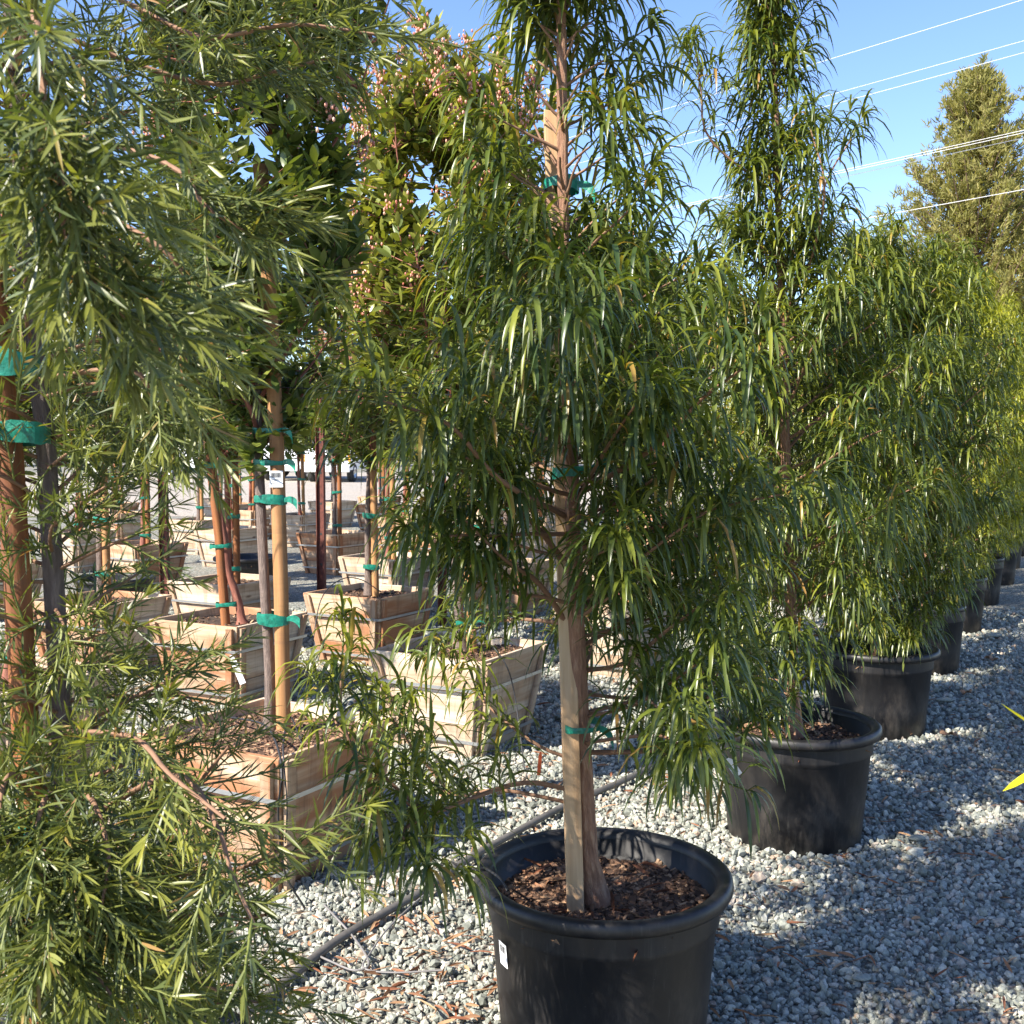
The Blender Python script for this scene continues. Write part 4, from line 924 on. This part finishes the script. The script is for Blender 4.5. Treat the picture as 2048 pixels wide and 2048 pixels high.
t4 = tube_obj('drip_tube', [(curve([P(450, 1440, 3.9), P(520, 1455, 3.6), P(548, 1500, 3.28), P(556, 1560, 3.16), P(548, 1640, 3.18), P(560, 1760, 3.22), gp(600, 1850, .02)], 8), .0035)], M['tube'], None, 6)
tag(t4, 'black drip tube hanging over the near corner of the nearest wooden box', 'tube', 'thin irrigation tubes')
t5 = tube_obj('drip_tube', [(curve([P(887, 1305, 5.0), P(885, 1275, 5.05), P(915, 1263, 5.1), P(970, 1285, 4.85), P(1010, 1330, 4.78), P(1030, 1400, 4.8), gp(1050, 1560, .02)], 8), .0035)], M['tube'], None, 6)
tag(t5, 'black drip tube arching over the pale strapped box', 'tube', 'thin irrigation tubes')
t6 = tube_obj('drip_tube', [(curve([P(620, 1300, 6.5), P(640, 1200, 6.7), P(680, 1160, 6.9), P(720, 1160, 7.1), P(760, 1185, 7.1)], 8), .0035)], M['tube'], None, 6)
tag(t6, 'black drip tube arching into the reddish brown box', 'tube', 'thin irrigation tubes')
t7 = tube_obj('drip_tube', [(curve([P(600, 1500, 3.3), P(575, 1440, 3.5), P(560, 1500, 3.24), P(566, 1620, 3.15), P(562, 1700, 3.2)], 8), .0025)], M['tube'], None, 6)
tag(t7, 'second thinner black tube beside the corner of the nearest box', 'tube', 'thin irrigation tubes')
# plant tags
def plant_tag(p, w, h_, rot, lab, mat='label'):
    mb = MB(); pts = [(-w / 2, 0, 0), (w / 2, 0, 0), (w / 2, 0, h_ * .8), (w * .2, 0, h_), (-w * .2, 0, h_), (-w / 2, 0, h_ * .8)]
    mb.face(pts); mb.face([(x, .0008, z) for x, y, z in pts[::-1]]); o = mb.build('plant_tag', M[mat]); o.location = p; o.rotation_euler = rot; tag(o, lab, 'tag', 'plant tags'); return o
plant_tag(P(1485, 1560, 2.35), .018, .045, (0, R(-35), 0), 'small white tag hanging in the leaves between the front pot and the second pot')
plant_tag(P(480, 1372, 4.9), .028, .14, (0, R(-22), 0), 'long white tag tilted against the light box behind the nearest box')
plant_tag(P(1078, 1560, 2.45), .008, .055, (0, R(5), 0), 'small orange tag hanging from a low branch left of the front trunk', 'orangetag')

# ------------------------------------------------------------------ power lines
DIR = norm(np.array([-5.4, 5.9, 0.]))
for (px, py, hh, lab) in ((1900, 60, 13.0, 'topmost overhead cable crossing the sky'), (2048, 95, 13.0, 'second overhead cable from the top'), (2048, 118, 12.2, 'third overhead cable from the top'),
                          (2048, 269, 9.6, 'upper cable of the tight bundle in front of the conifer'), (2048, 274, 9.5, 'middle cable of the tight bundle in front of the conifer'), (2048, 284, 9.4, 'lower cable of the tight bundle in front of the conifer'), (2048, 385, 7.4, 'lowest overhead cable passing the middle of the conifer')):
    Y = (hh - EYE) / ((HY - py) / F * 1.0); p0 = np.array([(px - CX) / F * Y, Y, hh])
    pts = [p0 + DIR * s_ + np.array([0, 0, .00035 * (s_ - 20) ** 2 - .14]) for s_ in np.linspace(-25, 75, 30)]
    tag(tube_obj('power_line', [(np.array(pts), .0075)], M['wire'], None, 6), lab, 'cable', 'overhead cables')

# ------------------------------------------------------------------ far trees
def conifer(lab, x, y, H, Rb, seed, mat, nbr=230, top=.0, gap=.5):
    rg_ = np.random.default_rng(seed); t = thing('conifer_tree', lab, 'tree', (x, y, 0), 0, 'far trees at the right'); bag = Bag()
    zs = np.linspace(0, H * .98, 14); np_tr = [(np.array([[.1 * sin(z), 0, z] for z in zs]), np.linspace(.32, .03, 14))]
    tube_obj('trunk', np_tr, M['barkpale'], t, 10); limbs = []
    for i in range(nbr):
        f_ = (i + .5) / nbr; z = H * (.08 + .92 * f_); a_ = i * 2.4 + rg_.normal(0, .2); L = Rb * (min(1, (1 - f_) * 1.55 + .02)) ** .8 * rg_.uniform(.45, 1.12) + .25
        pts = limb((0, 0, z), (cos(a_), sin(a_), .25 + .7 * f_), L, 5, -.05, -.25, .1, rg_); limbs.append((pts, np.linspace(.06 * (1 - f_) + .015, .01, len(pts))))
        nt_ = int(3 + L * 4.8)
        for k in range(nt_):
            p, d = at_t(pts, min(.999, .25 + .75 * (k + rg_.random()) / nt_)); p = p + rg_.normal(0, .16, 3) + np.array([0, 0, .05]); yv = rg_.random() ** 2 * .5
            for q in range(11):
                dd = d * .5 + rg_.normal(0, .6, 3) + np.array([0, 0, .45]); bag.leaf(p + rg_.normal(0, .06, 3), dd, rg_.uniform(.15, .34), .048, .0, yv * rg_.uniform(.6, 1.4))
    tube_obj('branches', limbs, M['barkpale'], t, 5)
    leaves('crown', bag.P, bag.D, bag.L, bag.W, bag.G, bag.T, M[mat], t, 'blade', 1.2, .2, rg_)
M['barkpale'] = plain('pale_bark', (0.22, 0.14, 0.10), .9, 0, .3, 4)
conifer('tall olive green conifer with a pointed top against the sky', 18.7, 45, 16.2, 5.1, 61, 'needle', 380)
conifer('rust tinged bare limbed conifer behind the tall conifer at the right edge', 23.6, 50, 13.2, 3.4, 62, 'rust_foliage', 120)
def wood_line(name, x0, x1, y, hf, nclump, seed, mat, kind='stuff'):
    rg_ = np.random.default_rng(seed); bag = Bag()
    for i in range(nclump):
        x = rg_.uniform(x0, x1); H = hf(x) * (.75 + .25 * sin(x * .9) * cos(x * .37 + 1)); z = H * rg_.uniform(0, 1) ** .7; p = np.array([x, y + rg_.uniform(-3, 3), z])
        tv = rg_.random() * .5
        for q in range(14): bag.leaf(p + rg_.normal(0, .35, 3), rg_.normal(0, .5, 3) + np.array([0, 0, .7]), rg_.uniform(.3, .8), .09, 0, tv)
    o = leaves(name, bag.P, bag.D, bag.L, bag.W, bag.G, bag.T, M[mat], None, 'blade', 1.5, .1, rg_); o['kind'] = kind; o['label'] = 'far line of tan and olive trees along the horizon'; o['category'] = 'woods'
wood_line('distant_woods', -60, 62, 82, lambda x: 12.8 if x > -5 else 9.0, 6500, 70, 'tanfol')

# ------------------------------------------------------------------ trucks by the road
def wheel(parent, x, y, r_, w, name='wheel'):
    prof = [(r_ * .58, -w / 2), (r_ * .9, -w / 2), (r_, -w / 2 + .04), (r_, w / 2 - .04), (r_ * .9, w / 2), (r_ * .58, w / 2)]
    V, Q = lathe(prof, 32); V = V[:, [0, 2, 1]]; o = np_mesh(name, V, Q, M['tyre'], parent); o.location = (x, y, r_)
    V, Q = lathe([(0, -w * .25), (r_ * .2, -w * .32), (r_ * .5, -w * .2), (r_ * .58, -w * .5), (r_ * .6, w * .5), (r_ * .5, w * .2), (0, w * .25)], 32); V = V[:, [0, 2, 1]]; np_mesh('rim', V, Q, M['chrome'], o)
def prism(mb, prof, y0, y1):                  # side profile (x,z) extruded across y
    n_ = len(prof); a_ = [(x, y0, z) for x, z in prof]; b_ = [(x, y1, z) for x, z in prof]
    mb.face(a_); mb.face(b_[::-1])
    for i in range(n_): j = (i + 1) % n_; mb.face([a_[j], a_[i], b_[i], b_[j]])
def box_truck(x, y, rz, lab):
    t = thing('box_truck', lab, 'truck', (x, y, 0), rz, 'white trucks parked by the road')
    c = MB(); prism(c, [(-3.1, .55), (-3.1, 1.15), (-2.95, 1.5), (-2.2, 1.65), (-1.75, 2.45), (-.9, 2.5), (-.9, .5)], -1.0, 1.0); c.build('cab', M['white'], t, .05)
    w_ = MB(); w_.abox(-1.9, -1.2, -1.006, -1.002, 1.6, 2.25); w_.face([(-2.19, -.85, 1.72), (-2.19, .85, 1.72), (-1.82, .85, 2.36), (-1.82, -.85, 2.36)]); w_.build('window', M['glass'], t)
    b_ = MB(); b_.abox(-.75, 3.6, -1.15, 1.15, 1.05, 3.4); b_.build('cargo_body', M['cargo'], t, .03)
    ch = MB(); ch.abox(-.9, 3.6, -.5, .5, .55, 1.0); ch.abox(.4, 1.3, -1.0, -.6, .5, .95); ch.build('chassis', M['chassis'], t, .01)
    bp = MB(); bp.abox(-3.3, -3.12, -1.02, 1.02, .42, .78); bp.build('bumper', M['white'], t, .03)
    for yy in (-.7, .7):
        hl = MB(); hl.abox(-3.125, -3.09, yy - .15, yy + .15, .85, 1.05); hl.build('headlight', M['lens'], t, .01)
    for xx in (-2.3, 2.4):
        for yy in (-.9, .9): wheel(t, xx, yy, .42, .28)
    return t
box_truck(-13.2, 50.5, 0, 'white box truck with grey cargo body parked across the road, cab to the left')
def pickup(x, y, rz, lab):
    t = thing('pickup_truck', lab, 'truck', (x, y, 0), rz, 'white trucks parked by the road')
    c = MB(); prism(c, [(-2.6, .5), (-2.65, 1.05), (-2.5, 1.2), (-1.25, 1.32), (-.6, 1.9), (.9, 1.92), (1.0, 1.3), (2.7, 1.28), (2.7, .55)], -.95, .95); c.build('body', M['white'], t, .06)
    g_ = MB(); 
    for z in np.arange(.72, 1.1, .07): g_.abox(-2.69, -2.63, -.5, .5, z, z + .035)
    g_.build('grille', M['chrome'], t); w_ = MB(); w_.face([(-1.235, -.8, 1.36), (-1.235, .8, 1.36), (-.64, .72, 1.87), (-.64, -.72, 1.87)][::-1]); w_.build('windshield', M['glass'], t)
    for yy in (-.72, .72):
        h_ = MB(); h_.abox(-2.68, -2.6, yy - .16, yy + .16, .88, 1.08); h_.build('headlight', M['lens'], t, .01); a_ = MB(); a_.abox(-2.66, -2.5, yy + (.17 if yy > 0 else -.25), yy + (.25 if yy > 0 else -.17), .84, 1.12); a_.build('indicator', M['amber'], t, .01)
    b_ = MB(); b_.abox(-2.82, -2.66, -.98, .98, .42, .68); b_.build('bumper', M['white'], t, .03)
    for xx in (-1.75, 1.65):
        for yy in (-.82, .82): wheel(t, xx, yy, .39, .26)
    return t
pk = pickup(-9.3, 49, R(78), 'white pickup truck facing the camera just right of the box truck')
dup(pk, (-7.2, 47, 0), R(84), 'white pickup truck facing the camera with amber light, between rusty post and paired stakes')
print('B leaves', NBL, 'A1 leaves', sum(len(m_.vertices) for m_ in bpy.data.meshes), 'verts total')
